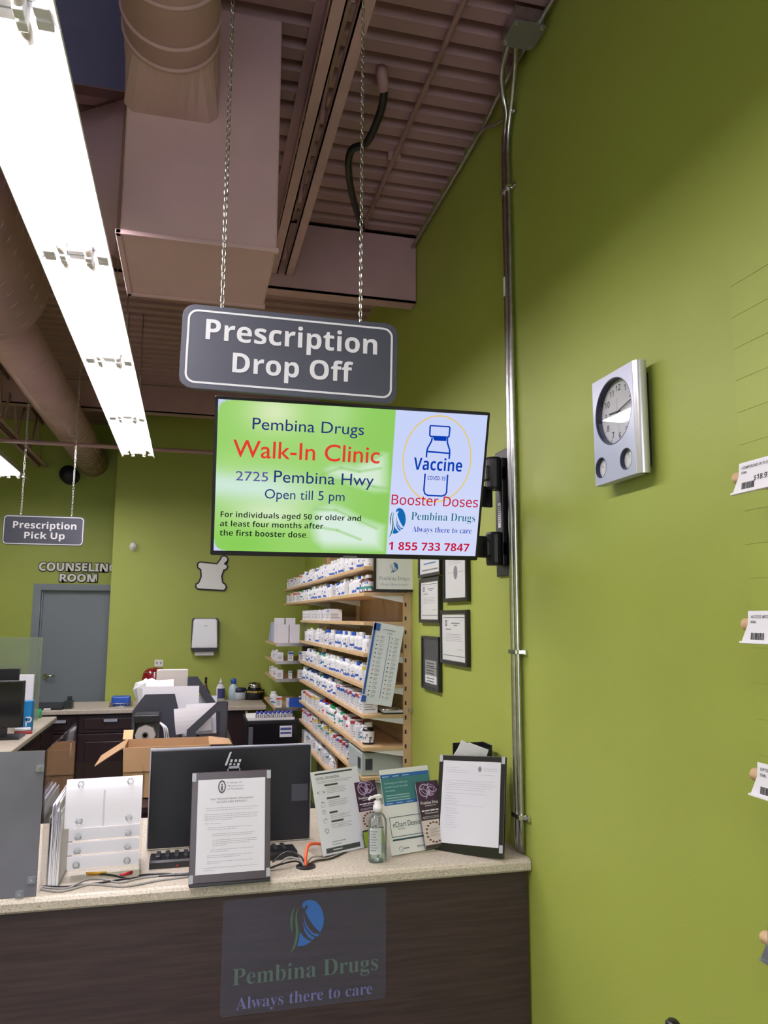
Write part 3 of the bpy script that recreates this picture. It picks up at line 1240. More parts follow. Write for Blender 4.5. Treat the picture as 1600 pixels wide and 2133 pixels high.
# slatwall panel and ticketed shelves at the right edge
t = thing('slatwall_panel', 'green grooved slatwall panel on the wall at the right edge', 'panel', loc(0, 1.46, 0))
w = wmb(t)
w.box(-.006, -.0005, -.6, 1.46, .1, 2.615)
z = 2.615
while z > .2:
    w.box(-.0072, -.006, -.6, 1.46, z-.0745, z)
    z -= .0762
w.build('slats', M_wall, t)
M_wooddowel = mat('pale_wood_nosing', (226, 190, 150), .45)
TK = [('green shelf at the upper right with a ticket reading 18.97', 2.052, '$18.97', 'COMPOUND W PLUS LIQ'),
      ('second ticketed shelf from the top at the right edge', 1.748, '', 'ACCESS MED'),
      ('third ticketed shelf from the top at the right edge', 1.452, '', 'OPTION 2'),
      ('lowest ticketed shelf at the right edge with a clear holder', 1.147, '', '')]
for lab, zz, price, title in TK:
    t = thing('ticketed_shelf', lab.replace('green shelf', 'narrow shelf'), 'shelf', loc(-.06, 1.34, zz), 'narrow shelves with price tickets')
    w = wmb(t)
    w.box(-.105, -.014, -.4, 1.335, zz-.018, zz+.004)
    w.build('shelf_board', M_wood, t)
    w = wmb(t)
    w.tube([(-.108, -.4, zz+.006), (-.108, 1.352, zz+.006), (-.108, 1.358, zz+.006)], [.0125, .0125, .008], 14)
    w.build('nosing', M_wooddowel, t)
    Mtk = FR((-.126, 1.345, zz-.028), (0, -1, 0), (.16, 0, 1))
    w = wmb(t)
    w.T = w.T @ Mtk
    w.prism([(0, 0), (1.6, 0), (1.6, .062), (.012, .062), (.014, .035)], -.002, 0)
    w.box(-.002, 1.6, -.004, 0, -.004, .004)
    w.build('ticket', M_paper if title else M_clip, t)
    w = wmb(t)
    w.T = w.T @ Mtk
    if title:
        w.text(title, .022, .047, None, .006, 'n', .01, .0006)
        w.text('50ML', .022, .037, None, .005, 'n', .01, .0006)
        if price:
            w.text(price, .06, .018, None, .011, 'b', 0, .0006)
        rnd = random.Random(zz)
        xx = .026
        while xx < .062:
            ww = rnd.choice((.0008, .0014, .002))
            w.rect(xx, xx+ww, .004, .018, .0006)
            xx += ww+rnd.choice((.0008, .0012))
    else:
        w.T = wmb(t).T @ Mtk
        w.rect(.02, .4, .006, .05, .0006)
    w.build('ticket_print' if title else 'blank_card', M_ink if title else M_paper, t)

bk = P(1401, 2124, x=-.16)
t = thing('display_post', 'tip of a slim black post at the bottom edge beside the wall', 'post', loc(bk.x, bk.y, 0))
MB().tube([(0, 0, .001), (0, 0, bk.z-.02)], .014, 16).build('pole', M_black, t)
m = MB()
m.sm = True
m.lathe([(.0155, bk.z-.025), (.0155, bk.z-.006), (.010, bk.z), (0, bk.z)], 16)
m.build('pole_cap', M_black, t)
MB().lathe([(0, 0), (.07, 0), (.07, .01), (.02, .018), (0, .018)], 24).build('base_plate', M_black, t)

# ------------------------------------------------------------------ front counter
CT_ = .915
t = thing('service_counter', 'front service counter with speckled beige top and dark wood front', 'counter', loc(-1.2, 3.0, 0))
w = wmb(t)
prof = [(3.55, CT_), (2.66, CT_), (2.651, CT_-.004), (2.645, CT_-.012), (2.645, CT_-.034), (2.651, CT_-.041), (2.66, CT_-.043), (3.55, CT_-.043)]
n = len(prof)
vs = [(x, p[0], p[1]) for x in (-3.2, -.004) for p in prof]
w.add(vs, [tuple(range(n)), tuple(range(2*n-1, n-1, -1))]+[(i, n+i, n+(i+1) % n, (i+1) % n) for i in range(n)])
w.build('countertop', M_counter, t)
w = wmb(t)
w.box(-3.2, -.012, 2.668, 2.69, 0, CT_-.043)
w.box(-3.2, -.012, 3.5, 3.52, 0, CT_-.043)
w.build('front_panel', M_grain, t)

# clear decal with the pharmacy logo
Md = FR((-.803, 2.6665, .68), (1, 0, 0), (0, 0, 1))


def cd(x, y):
    return (400+x/2.2222, 1800+y/2.2222)


t = thing('logo_decal', 'clear plastic sheet with blue logo stuck on the dark counter front', 'decal', Md)
q = [onp(Md, *p) for p in ((465, 1876), (805, 1847), (803, 2081), (458, 2118))]
xs = ((q[0][0]+q[3][0])/2, (q[1][0]+q[2][0])/2)
ys = ((q[2][1]+q[3][1])/2, (q[0][1]+q[1][1])/2)
MB().flat(rrect(sum(xs)/2, sum(ys)/2, xs[1]-xs[0], ys[1]-ys[0], .012), .0002).build('sheet', M_decal, t)
m = MB()
a, b = onp(Md, *cd(450, 418)), onp(Md, *cd(612, 158))
logo(m, a[0], a[1], b[0]-a[0], (onp(Md, *cd(530, 163))[1]-onp(Md, *cd(450, 415))[1]), 0, 1, .0008)
DM = [M_decalblue, M_decalgreen, M_decalteal, M_decallilac]
m.build('logo_figure', DM, t)
m = MB()
m.mi = 2
m.tline(Md, 'Pembina Drugs', cd(186, 562), cd(860, 487), cd(186, 487), 's', -.006, .0008)
m.mi = 3
m.tline(Md, 'Always there to care', cd(203, 672), cd(834, 600), cd(203, 618), 's', -.006, .0008)
m.build('lettering', DM, t)

# --- sneeze guard: grey smeared front panel with a clear side panel
a = P(80, 1868, z=CT_)
b = P(97, 1563, y=2.665)
c = P(158, 1507, x=b.x)
t = thing('sneeze_guard', 'smeared grey acrylic guard at the left of the counter with clear side pane', 'screen', loc(a.x, 2.665, CT_))
w = wmb(t)
w.box(-2.6, b.x-.004, 2.662, 2.668, CT_+.001, b.z)
w.build('front_pane', M_frost, t)
w = wmb(t)
w.prism([(2.67, CT_+.12), (2.67, b.z), (c.y, b.z), (c.y, CT_+.12)], 0, .005)
for i, v in enumerate(w.v):
    pass
w = wmb(t)
w.add([(x, yy, zz) for x in (b.x-.002, b.x+.003) for yy, zz in ((2.67, CT_+.001), (2.67, b.z), (c.y, b.z), (c.y, CT_+.17), (3.2, CT_+.15), (3.2, CT_+.001))],
      [tuple(range(5, -1, -1)), tuple(range(6, 12))]+[(i, (i+1) % 6, 6+(i+1) % 6, 6+i) for i in range(6)])
w.build('side_pane', M_clear, t)
for px, py in ((84, 1600), (66, 1832), (41, 1862)):
    p = P(px, py, y=2.66)
    w = wmb(t)
    w.box(p.x-.012, p.x+.012, 2.652, 2.662, p.z-.010, p.z+.010)
    cl = w.build('clip', M_clip, t, bevel=.002)
    w = wmb(t)
    w.T = w.T @ FR((p.x, 2.652, p.z), (1, 0, 0), (0, 0, 1))
    w.prism(circ(0, 0, .004, 10), 0, .002)
    w.build('clip_screw', M_chrome, cl)

# --- envelopes and folders standing beside the guard
rnd = random.Random(4)
for i in range(12):
    px = 98+i*2.1
    p = P(px, 1846-i*.2, z=CT_)
    yb = max(2.72, p.y)
    h = rnd.uniform(.20, .27)
    dp = .30
    lean = rnd.uniform(-.002, .004)
    mb = MB()
    x = b.x+.010+i*.0030
    mb.add([(x, 2.74, CT_+.001), (x, 2.74+dp, CT_+.001), (x+lean, 2.74+dp, CT_+h), (x+lean*.8, 2.74+rnd.uniform(0, .02), CT_+h-rnd.uniform(0, .02)),
            (x+.003, 2.74, CT_+.001), (x+.003, 2.74+dp, CT_+.001), (x+lean+.003, 2.74+dp, CT_+h), (x+lean*.8+.003, 2.74, CT_+h-.01)],
           [(0, 1, 2, 3), (7, 6, 5, 4), (0, 3, 7, 4), (1, 5, 6, 2), (0, 4, 5, 1), (3, 2, 6, 7)])
    fo = mb.build('paper_folder', mat('grey_folder', (150, 148, 146), .6) if i in (0, 1) else (mat('beige_folder', (196, 192, 178), .7) if i in (5, 9) else M_paper))
    tag(fo, ('grey folder, %s of the upright papers counted from the sneeze guard' if i in (0, 1) else ('beige folder, %s of the upright papers counted from the sneeze guard' if i in (5, 9) else 'white envelope, %s of the upright papers counted from the sneeze guard')) % ('first' if i == 0 else ORD[i]), 'folder' if i in (0, 1, 5, 9) else 'envelope', 'papers standing beside the sneeze guard')

# --- clear tiered organiser with white flap fronts
oL, oR = P(121, 1843, z=CT_), P(293, 1826, z=CT_)
ang = math.atan2(oR.y-oL.y, oR.x-oL.x)
OW = (oR-oL).length
Mo = FR(((oL.x+oR.x)/2, (oL.y+oR.y)/2, CT_), (math.cos(ang), math.sin(ang), 0), (-math.sin(ang), math.cos(ang), 0))
t = thing('document_organizer', 'clear acrylic tiered organizer full of blank white sheets', 'organizer', Mo)
OH = .325
m = MB()
m.box(-OW/2, -OW/2+.004, .0, .20, .001, OH-.03).box(OW/2-.004, OW/2, .0, .20, .001, OH-.005)
m.build('side_walls', M_clear, t)
m = MB().box(-OW/2, OW/2, .07, .074, .001, OH+.035)
m.build('back_wall', M_clear, t)
m = MB().box(-OW/2, OW/2, 0, .07, .001, .005)
m.build('tray', M_clear, t)
tiers = [(.040, .079, .004), (.083, .120, .012), (.124, .161, .02)]
for z0, z1, yy in tiers:
    f = MB().box(-OW/2+.022, OW/2-.008, yy+.004, yy+.008, z0, z1).build('sheet', M_paper, t)
    MB().box(-OW/2+.004, OW/2-.004, yy, yy+.003, z0-.004, z1+.002).build('tier_front', M_clear, t)
    for s in (-.3, .32):
        m = MB(Matrix.Translation((s*OW, yy, (z0+z1)/2-.006)) @ Matrix.Rotation(math.pi/2, 4, 'X'))
        m.lathe([(0, 0), (.011, 0), (.010, .003), (.004, .006), (0, .006)], 16)
        m.build('knob', M_clip, t, smooth=True)
m = MB()
xa, xb = -OW/2+.006, OW/2-.006
pts = [(.030, .162), (.028, .23), (.030, .278), (.042, .304), (.060, .312)]
vs = [(x, p[0], p[1]) for x in (xa, xb) for p in pts]
k = len(pts)
m.sm = True
m.add(vs, [(i, k+i, k+i+1, i+1) for i in range(k-1)])
m.add([(v[0], v[1]+.004, v[2]-.001) for v in vs], [(i+1, k+i+1, k+i, i) for i in range(k-1)])
m.build('flap_sheet', M_paper, t)
m = MB()
m.add([(x, p[0]-.0006, p[1]) for x in (-.003, .003) for p in pts[:3]], [(0, 3, 4, 1), (1, 4, 5, 2)])
m.build('flap_crease', mat('crease_grey', (214, 213, 220), .6), t)
for z0, sz in ((.186, .012), (.300, .011)):
    for s in (-.3, .32):
        m = MB(Matrix.Translation((s*OW, .027 if z0 < .3 else .034, z0)) @ Matrix.Rotation(math.pi/2, 4, 'X'))
        m.lathe([(0, 0), (sz, 0), (sz*.8, .004), (.004, .010), (0, .010)], 16)
        m.build('knob', M_clip, t, smooth=True)

# pens by the organiser
for nm, c_, pts in (('yellow pencil lying in front of the organizer', (222, 172, 40), ((182, 1816), (223, 1815))), ('red pen lying in front of the organizer', (190, 40, 52), ((251, 1820), (276, 1813)))):
    a, b2 = [P(*q_, z=CT_+.006) for q_ in pts]
    yo = -.012
    mb = MB().tube([(a.x, a.y+yo, CT_+.005), (b2.x, b2.y+yo, CT_+.005)], .0045, 8)
    tag(mb.build('pencil' if 'pencil' in nm else 'pen', mat(nm.split()[0]+'_barrel', c_, .4)), nm, 'pen')

# loose cables on the counter
for lab, col, r, pts in (('grey network cable running along the counter edge in front of the organizer', M_greycable, .0035, [(86, 1852), (120, 1857), (150, 1852), (190, 1842), (260, 1846), (330, 1834), (392, 1826)]),
                         ('second grey cable crossing the counter beside the first', M_greycable, .003, [(88, 1848), (140, 1850), (175, 1834), (205, 1830), (250, 1838), (300, 1828), (395, 1818)]),
                         ('black cable lying along the counter behind the grey cables', M_black, .003, [(90, 1846), (130, 1847), (200, 1840), (280, 1828), (340, 1824), (396, 1822)]),
                         ('second black cable running past the organizer foot to the framed notice', M_black, .003, [(180, 1818), (230, 1822), (270, 1830), (300, 1822), (345, 1820), (398, 1824)])):
    P3 = [P(*q_, z=CT_+r) for q_ in pts]
    P3 = [(p.x, max(2.66+r, p.y), CT_+r) for p in P3]
    tag(MB().tube(spline(P3, 6), r, 7).build('cable', col), lab, 'cable', 'cables along the counter')
a, b2 = P(369, 1808, z=CT_), P(395, 1802, z=CT_)
mb = MB().tube(spline([(a.x, a.y, CT_+.006), (a.x+.01, a.y+.02, CT_+.012), (b2.x, b2.y, CT_+.006)], 5), .004, 6)
tag(mb.build('scissors_handle', M_red), 'red looped handle lying under the monitor', 'scissors')

# --- desktop monitor seen from behind
MY = 3.06
tl, tr, br, bl = [P(*q_, y=MY) for q_ in ((315, 1566), (648, 1550), (644, 1746), (307, 1771))]
x0, x1 = (tl.x+bl.x)/2, (tr.x+br.x)/2
zt, zbm = (tl.z+tr.z)/2, (bl.z+br.z)/2
Mm = FR(((x0+x1)/2, MY, 0), (1, 0, 0), (0, 0, 1))
t = thing('computer_monitor', 'large black computer monitor seen from behind on the front counter', 'monitor', Mm)
w = wmb(t)
w.box(x0, x1, MY, MY+.02, zbm, zt)
w.build('back_shell', mat('matte_black_shell', (17, 18, 25), .42), t, bevel=.004)
w = wmb(t)
w.box(x0, x1, MY+.012, MY+.026, zt-.0005, zt+.004)
w.box(x0-.0035, x0, MY+.01, MY+.026, zbm, zt+.004).box(x1, x1+.0035, MY+.01, MY+.026, zbm, zt+.004)
w.build('silver_edge', M_silver, t)
w = wmb(t)
xm = (x0+x1)/2-.02
w.box(xm-.03, xm+.03, MY-.05, MY-.005, CT_+.012, zt-.16)
w.box(xm-.06, xm+.06, MY-.02, MY, zt-.25, zt-.12)
w.build('stand_neck', M_black, t, bevel=.003)
w = wmb(t)
w.box(xm-.13, xm+.13, MY-.065, MY+.17, CT_+.001, CT_+.014)
w.build('stand_base', M_black, t, bevel=.003)


def mq(x, y):
    return P(300+x/4, 1500+y/4, y=MY-.0015)


w = wmb(t)
for pts in ([(672, 378), (690, 378), (732, 264), (716, 268)],
            [(716, 350), (724, 326), (742, 328), (734, 352)], [(708, 374), (714, 358), (732, 360), (726, 376)],
            [(752, 348), (758, 326), (778, 328), (772, 350)], [(744, 374), (748, 360), (762, 362), (758, 376)],
            [(788, 348), (794, 324), (812, 326), (806, 350)], [(774, 378), (780, 356), (800, 358), (794, 380)]):
    q = [mq(*p) for p in pts]
    w.add([(p.x, MY-.0015, p.z) for p in q]+[(p.x, MY, p.z) for p in q], [(0, 1, 2, 3)]+[(i, (i+1) % 4, 4+(i+1) % 4, 4+i) for i in range(4)])
w.build('maker_logo', mat('bright_logo_metal', (226, 226, 232), .3, .2), t)
w = wmb(t)
p0, p1 = mq(695, 385), mq(802, 418)
w.box(p0.x, p1.x, MY-.006, MY, p0.z-.008, p0.z)
w.box(p0.x, p0.x+.004, MY-.006, MY, p1.z, p0.z).box(p1.x-.004, p1.x, MY-.006, MY, p1.z, p0.z)
w.build('cable_clip', M_silver, t)
w = wmb(t)
p0, p1 = mq(1232, 535), mq(1362, 668)
w.box(p0.x, p1.x, MY-.0008, MY, p1.z, p0.z)
w.build('sticker', mat('dark_sticker', (62, 64, 72), .5), t)

# keyboard
kL, kR = P(312, 1800, z=CT_), P(612, 1772, z=CT_)
t = thing('keyboard', 'black keyboard propped under the monitor', 'keyboard', loc((kL.x+kR.x)/2, 2.862, CT_, .0))
kx = (kR.x-kL.x)/2
MB().add([(x, yy, zz) for x in (-kx, kx) for yy, zz in ((-.02, .001), (-.02, .02), (-.012, .026), (.12, .012), (.12, .001))],
         [(0, 1, 2, 3, 4), (9, 8, 7, 6, 5)]+[(i, 5+i, 5+(i+1) % 5, (i+1) % 5) for i in range(5)]).build('base', M_black, t)
for rr in range(4):
    m = MB()
    for k in range(15):
        xx = -kx+.02+k*(2*kx-.04)/15
        yy = .0+rr*.026
        m.box(xx, xx+.015, yy, yy+.018, .018, .036-rr*.003)
    m.build('key_row', mat('key_black', (40, 42, 46), .35), t, bevel=.002)

# --- framed notices
M_frame1 = mat('brown_frame', (70, 58, 62), .25)
M_tape = mat('grey_corner_clip', (176, 178, 184), .4)


def notice(label, M, W, H, page, m_frame, clips, page_mat=M_paper, easel=True, foot=.03):
    t = thing('framed_notice', label, 'notice', M)
    px0, px1, py0, py1 = page
    MB().prism([(-W/2, -H/2), (W/2, -H/2), (W/2, H/2), (-W/2, H/2)], -.012, 0).build('frame', m_frame, t, bevel=.002)
    MB().prism([(px0, py0), (px1, py0), (px1, py1), (px0, py1)], 0, .0006).build('page', page_mat, t)
    for (cx, cy) in clips:
        MB().box(cx-.0065, cx+.0065, cy-.013, cy+.013, .0, .0025).build('corner_clip', M_tape, t)
    if easel:
        MB().box(-W*.2, W*.2, -H/2+.004, H*.2, -.03, -.012).build('easel_back', M_blackframe, t)
    return t


def greek(mb, M, lines, z, rnd, th=.0016):
    """unreadable body text: one thin broken bar per printed line, from photo pixel to photo pixel"""
    for (xa, ya), (xb, yb) in lines:
        a, b = onp(M, xa, ya), onp(M, xb, yb)
        x = a[0]
        yv = (a[1]+b[1])/2
        while x < b[0]:
            wd = rnd.uniform(.005, .014)
            mb.rect(x, min(x+wd, b[0]), yv-th/2, yv+th/2, z)
            x += wd+.002


def cn(x, y):
    return (300+x/4, 1500+y/4)


Mn = pnpframe((-1.058, 2.664, 1.0855), (-.169, .002, .023))
W1, H1 = .259, .343
a, b2 = onp(Mn, *cn(415, 1290)), onp(Mn, *cn(1004, 475))
t = notice('framed privacy notice on white paper standing in front of the black monitor', Mn, W1, H1, (-W1/2+.02, W1/2-.019, a[1]-.002, b2[1]), M_frame1,
           [(-W1/2+.007, H1/2-.015), (W1/2-.007, H1/2-.015), (-W1/2+.007, -H1/2+.02), (W1/2-.007, -H1/2+.025)], mat('notice_paper', (226, 224, 230), .6))
MB().box(-W1/2+.002, W1/2-.002, -H1/2-.002, -H1/2+.008, -.002, .012).build('ledge', M_blackframe, t, bevel=.002)
m = MB()
Z = .0012
rnd = random.Random(7)
m.mi = 1
m.tline(Mn, 'College of', cn(695, 528), cn(815, 522), cn(695, 514), 's', -.012, Z)
m.tline(Mn, 'Pharmacists', cn(695, 556), cn(832, 548), cn(695, 542), 's', -.012, Z)
m.tline(Mn, 'of Manitoba', cn(695, 582), cn(830, 573), cn(695, 568), 's', -.012, Z)
m.tline(Mn, 'Your Personal Health Information', cn(552, 670), cn(908, 645), cn(552, 655), 'b', -.01, Z)
m.tline(Mn, 'ACCESS AND PRIVACY', cn(605, 692), cn(858, 676), cn(605, 677), 'b', -.01, Z)
m.mi = 0
L = []
for y0, xa, xb in ((738, 512, 950), (755, 520, 915), (790, 505, 948), (806, 505, 940), (822, 505, 945), (836, 505, 735), (866, 505, 640), (898, 530, 905), (915, 530, 775), (950, 565, 920), (965, 565, 905), (1000, 570, 945), (1015, 570, 940), (1030, 570, 880), (1046, 570, 690), (1080, 550, 915), (1097, 550, 700), (1130, 525, 905), (1146, 525, 800), (1180, 525, 905), (1197, 525, 630), (1232, 497, 940), (1256, 497, 590)):
    L.append((cn(xa, y0), cn(xb, y0-(xb-xa)*.06)))
greek(m, Mn, L, Z, rnd, .0013)
ec = onp(Mn, *cn(650, 555))
m.mi = 2
er = abs(onp(Mn, *cn(682, 555))[0]-ec[0])
m.ringflat(circ(ec[0], ec[1], er, 32, er*1.62), circ(ec[0], ec[1], er*.68, 32, er*1.2), Z)
m.flat(circ(ec[0], ec[1]+er*.5, er*.22, 12), Z)
m.flat([(ec[0]-er*.3, ec[1]-er*.95), (ec[0]+er*.3, ec[1]-er*.95), (ec[0]+er*.2, ec[1]+er*.2), (ec[0]-er*.2, ec[1]+er*.2)], Z)
m.build('print', [M_grey, M_midgrey, mat('crest_grey', (92, 92, 98), .7)], t)

Mn2 = pnpframe((-.183, 2.778, 1.082), (-.282, .051, -.779))
W2, H2 = .273, .345


def cb(x, y):
    return (620+x/3.2, 1550+y/3.2)


q0, q1, q2, q3 = [onp(Mn2, *cb(*p)) for p in ((973, 105), (1355, 125), (1340, 690), (943, 658))]
t = notice('black framed letter page leaning in the corner by the wall conduit', Mn2, W2, H2, ((q0[0]+q3[0])/2, (q1[0]+q2[0])/2, (q2[1]+q3[1])/2, (q0[1]+q1[1])/2), M_blackframe,
           [(-W2/2+.009, H2/2-.013), (W2/2-.009, H2/2-.013), (-W2/2+.009, -H2/2+.03), (W2/2-.009, -H2/2+.03)], mat('letter_paper', (212, 212, 218), .6))
m = MB()
L = []
for y0, xa, xb in ((152, 990, 1080), (170, 990, 1130), (183, 1000, 1150), (207, 1210, 1320), (240, 985, 1310), (257, 985, 1318), (270, 985, 1320), (285, 985, 1290), (300, 985, 1250), (325, 990, 1265)):
    L.append((cb(xa, y0), cb(xb, y0+(xb-xa)*.05)))
for k in range(14):
    L.append((cb(985, 345+k*16), cb(985+rnd.uniform(40, 110)+(200 if k == 4 else 0), 347+k*16)))
greek(m, Mn2, L, .0012, rnd, .0011)
m.mi = 1
lc = onp(Mn2, *cb(1216, 168))
m.flat(circ(lc[0], lc[1], .007, 16, .010), .0012)
L = [(cb(1240, 165), cb(1335, 170)), (cb(1240, 178), cb(1330, 183))]
m.mi = 0
greek(m, Mn2, L, .0012, rnd, .002)
m.build('print', [mat('pale_print', (172, 172, 180), .7), M_midgrey], t)

# --- leaning acrylic stands with leaflets


def stand_frame(pl_, pr2, lean):
    L_, R_ = P(*pl_, z=CT_), P(*pr2, z=CT_)
    d_ = (R_-L_)
    d_.z = 0
    d_ = d_.normalized()
    back = Vector((-d_.y, d_.x, 0))
    up = Vector((0, 0, math.cos(lean)))+back*math.sin(lean)
    return FR(((L_.x+R_.x)/2, (L_.y+R_.y)/2, CT_+.003), d_, up), (R_-L_).length


def leaflet(label, M, pts, name='leaflet'):
    t_ = thing(name, label, 'leaflet', M)
    x_, y_ = zip(*[onp(M, *p) for p in pts])
    X0, X1, Y0, Y1 = (x_[0]+x_[3])/2, (x_[1]+x_[2])/2, (y_[2]+y_[3])/2, (y_[0]+y_[1])/2
    return t_, X0, X1, Y0, Y1


Mso, Wso = stand_frame((668, 1790), (752, 1771), math.radians(19))
Wso = max(Wso, .19)
t = thing('sign_holder', 'clear leaning stand with the social distancing sheet', 'stand', Mso)
SH = .292
sq0 = [onp(Mso, *cb(*p)) for p in ((92, 175), (430, 142), (375, 735), (150, 765))]
X0, X1, Y1 = (sq0[0][0]+sq0[3][0])/2, sq0[1][0], (sq0[0][1]+sq0[1][1])/2
MB().box(X0, X0+.22, 0, Y1, -.004, -.001).build('back_sheet', M_clear, t)
MB().box(X0, X0+.22, 0, Y1, .002, .004).build('front_sheet', M_clear, t)
MB().add([(x, yy, zz) for x in (X0, X0+.22) for yy, zz in ((.0, -.004), (.012, -.004), (.050, -.108), (.038, -.108))],
         [(0, 1, 2, 3), (7, 6, 5, 4), (0, 4, 5, 1), (1, 5, 6, 2), (2, 6, 7, 3), (3, 7, 4, 0)]).build('foot', M_clear, t)
t = thing('information_sheet', 'grey social distancing information sheet in the leaning clear stand', 'poster', Mso)
MB().box(X0+.003, X0+.217, .004, Y1-.003, -.0005, .0005).build('page', mat('sheet_white', (236, 237, 242), .6), t)
m = MB()
m.T = Matrix.Translation((X0, 0, 0))
H_ = Y1
m.mi = 0
m.rect(.02, .19, H_*.945, H_*.965, .0009)
m.text('SOCIAL DISTANCING', .022, H_*.885, .105, .009, 'n', .012, .0009)
m.mi = 1
for k in range(2):
    m.rect(.022, .185-.02*k, H_*(.86-.018*k), H_*(.865-.018*k), .0009)
ys_ = [.80, .65, .45, .32]
for k, yv in enumerate((.80, .645, .475, .37)):
    m.mi = 0
    m.rect(.055+.002*k, .115-.02*(k == 2), H_*yv, H_*(yv+.022), .0009)
    m.mi = 1
    for j in range(4 if k in (0, 1) else 3):
        m.rect(.06, .15-.01*(j % 2), H_*(yv-.025-.02*j), H_*(yv-.02-.02*j), .0009)
m.mi = 2
for k, yv in enumerate((.735, .59, .50, .40, .285)):
    cx_, cy_ = .036, H_*yv
    if k == 0:
        for s in (-1, 1):
            m.stroke([(cx_+s*.004, cy_-.006), (cx_+s*.010, cy_-.003), (cx_+s*.010, cy_+.003), (cx_+s*.004, cy_+.006)], .0012, .0009)
            m.flat(circ(cx_+s*.014, cy_, .003, 8), .0009)
    elif k == 1:
        m.stroke([(cx_-.007, cy_-.008), (cx_+.007, cy_-.008), (cx_+.007, cy_+.007), (cx_-.007, cy_+.007)], .0014, .0009, True)
        m.rect(cx_-.004, cx_+.004, cy_+.006, cy_+.010, .0009)
    elif k == 2:
        m.stroke([(cx_-.008, cy_+.006), (cx_+.008, cy_+.006)], .0016, .0009)
        m.stroke([(cx_-.005, cy_+.006), (cx_-.003, cy_-.008)], .0016, .0009)
        m.stroke([(cx_+.005, cy_+.006), (cx_+.003, cy_-.008)], .0016, .0009)
    elif k == 3:
        m.stroke(circ(cx_, cy_, .007, 14, None, 30, 300), .0014, .0009)
        m.stroke(circ(cx_+.004, cy_+.004, .004, 10, None, -60, 180), .0012, .0009)
    else:
        m.stroke(circ(cx_, cy_, .006, 14), .0016, .0009, True)
        for j in range(8):
            a_ = j*math.pi/4
            m.stroke([(cx_+.006*math.cos(a_), cy_+.006*math.sin(a_)), (cx_+.011*math.cos(a_), cy_+.011*math.sin(a_))], .0014, .0009)
m.mi = 0
m.rect(.02, .17, H_*.035, H_*.09, .0009)
m.mi = 1
m.rect(.05, .11, H_*.145, H_*.155, .0009)
m.rect(.05, .09, H_*.115, H_*.125, .0009)
m.mi = 3
m.rect(.05, .09, H_*.057, H_*.068, .0012)
m.build('print', [mat('dark_green_grey', (70, 76, 76), .6), M_grey, M_midgrey, M_paper], t)

M_plum = mat('plum_print', (60, 34, 56), .5)
M_cream = mat('cream_print', (226, 214, 206), .6)
M_lilac = mat('lilac_swirl', (176, 156, 190), .5)
M_pill = mat('pill_brown', (120, 72, 62), .6)


def plum_leaflet(label, M, X0, Y0, X1, Y1, z):
    t_ = thing('leaflet', label, 'leaflet', M)
    W, H = X1-X0, Y1-Y0
    MB().box(X0, X1, Y0, Y1, z, z+.002).build('page', M_cream, t_)
    m_ = MB(Matrix.Translation((X0, Y0, z+.0026)))
    m_.mi = 0
    m_.rect(0, W, H*.40, H)
    m_.mi = 1
    for (cx_, cy_, r_, a0, a1, wd) in ((.35, .86, .22, 0, 300, .004), (.6, .84, .16, 40, 330, .0035), (.5, .92, .3, 180, 350, .0025), (.25, .8, .2, -60, 120, .003), (.75, .92, .22, 150, 320, .003), (.55, .8, .34, 20, 150, .002)):
        m_.stroke([(x, y) for x, y in circ(cx_*W, cy_*H, r_*W, 20, None, a0, a1)], wd, .0003)
    m_.flat([(W*.42, H*.80), (W*.56, H*.77), (W*.62, H*.84), (W*.5, H*.87)], .0005)
    m_.mi = 2
    m_.text('Pembina Drugs', W*.08, H*.645, W*.84, H*.045, 's', -.006, .0006)
    for xa_, xb_ in ((.08, .2), (.23, .42), (.45, .66), (.69, .92)):
        m_.rect(W*xa_, W*xb_, H*.535, H*.555, .0006)
    m_.text('Clinical Pharmacist', W*.2, H*.495, W*.6, H*.024, 's', -.006, .0006)
    m_.rect(W*.25, W*.75, H*.615, H*.622, .0006)
    for k_ in range(2):
        m_.rect(W*.08, W*.8, H*(.45-.022*k_), H*(.455-.022*k_), .0006)
    m_.mi = 3
    for k_ in range(16):
        a_ = 2*math.pi*k_/16
        m_.flat(circ(W*.5+W*.36*math.cos(a_), H*.21+H*.15*math.sin(a_), W*.055, 8, W*.035), .0006)
    m_.mi = 0
    for k_ in range(5):
        m_.rect(W*.28, W*.72-(k_ % 2)*W*.1, H*(.26-.026*k_), H*(.264-.026*k_), .0006)
    m_.mi = 0
    m_.rect(0, W, 0, H*.03, .0006)
    m_.build('print', [M_plum, M_lilac, M_paper, M_pill], t_)
    return t_


pl0 = onp(Mso, *cb(350, 265))
pl1 = onp(Mso, *cb(370, 602))
plum_leaflet('plum and cream leaflet in front of the social distancing sheet', Mso, pl0[0]+.008, pl1[1], pl0[0]+.108, pl0[1], .012)
t = thing('leaflet_pocket', 'clear leaflet pocket holding a lime card behind the sanitizer', 'pocket', Mso)
MB().box(pl0[0]+.004, pl0[0]+.112, .002, .06, .009, .011).build('pocket_back', M_clear, t)
MB().box(pl0[0]+.004, pl0[0]+.112, .002, pl1[1]+.07, .018, .0195).build('pocket_front', M_clear, t)
MB().box(pl0[0]+.012, pl0[0]+.105, .003, pl1[1]-.001, .0125, .0140).build('lime_card', mat('lime_card', (148, 178, 52), .6), t)

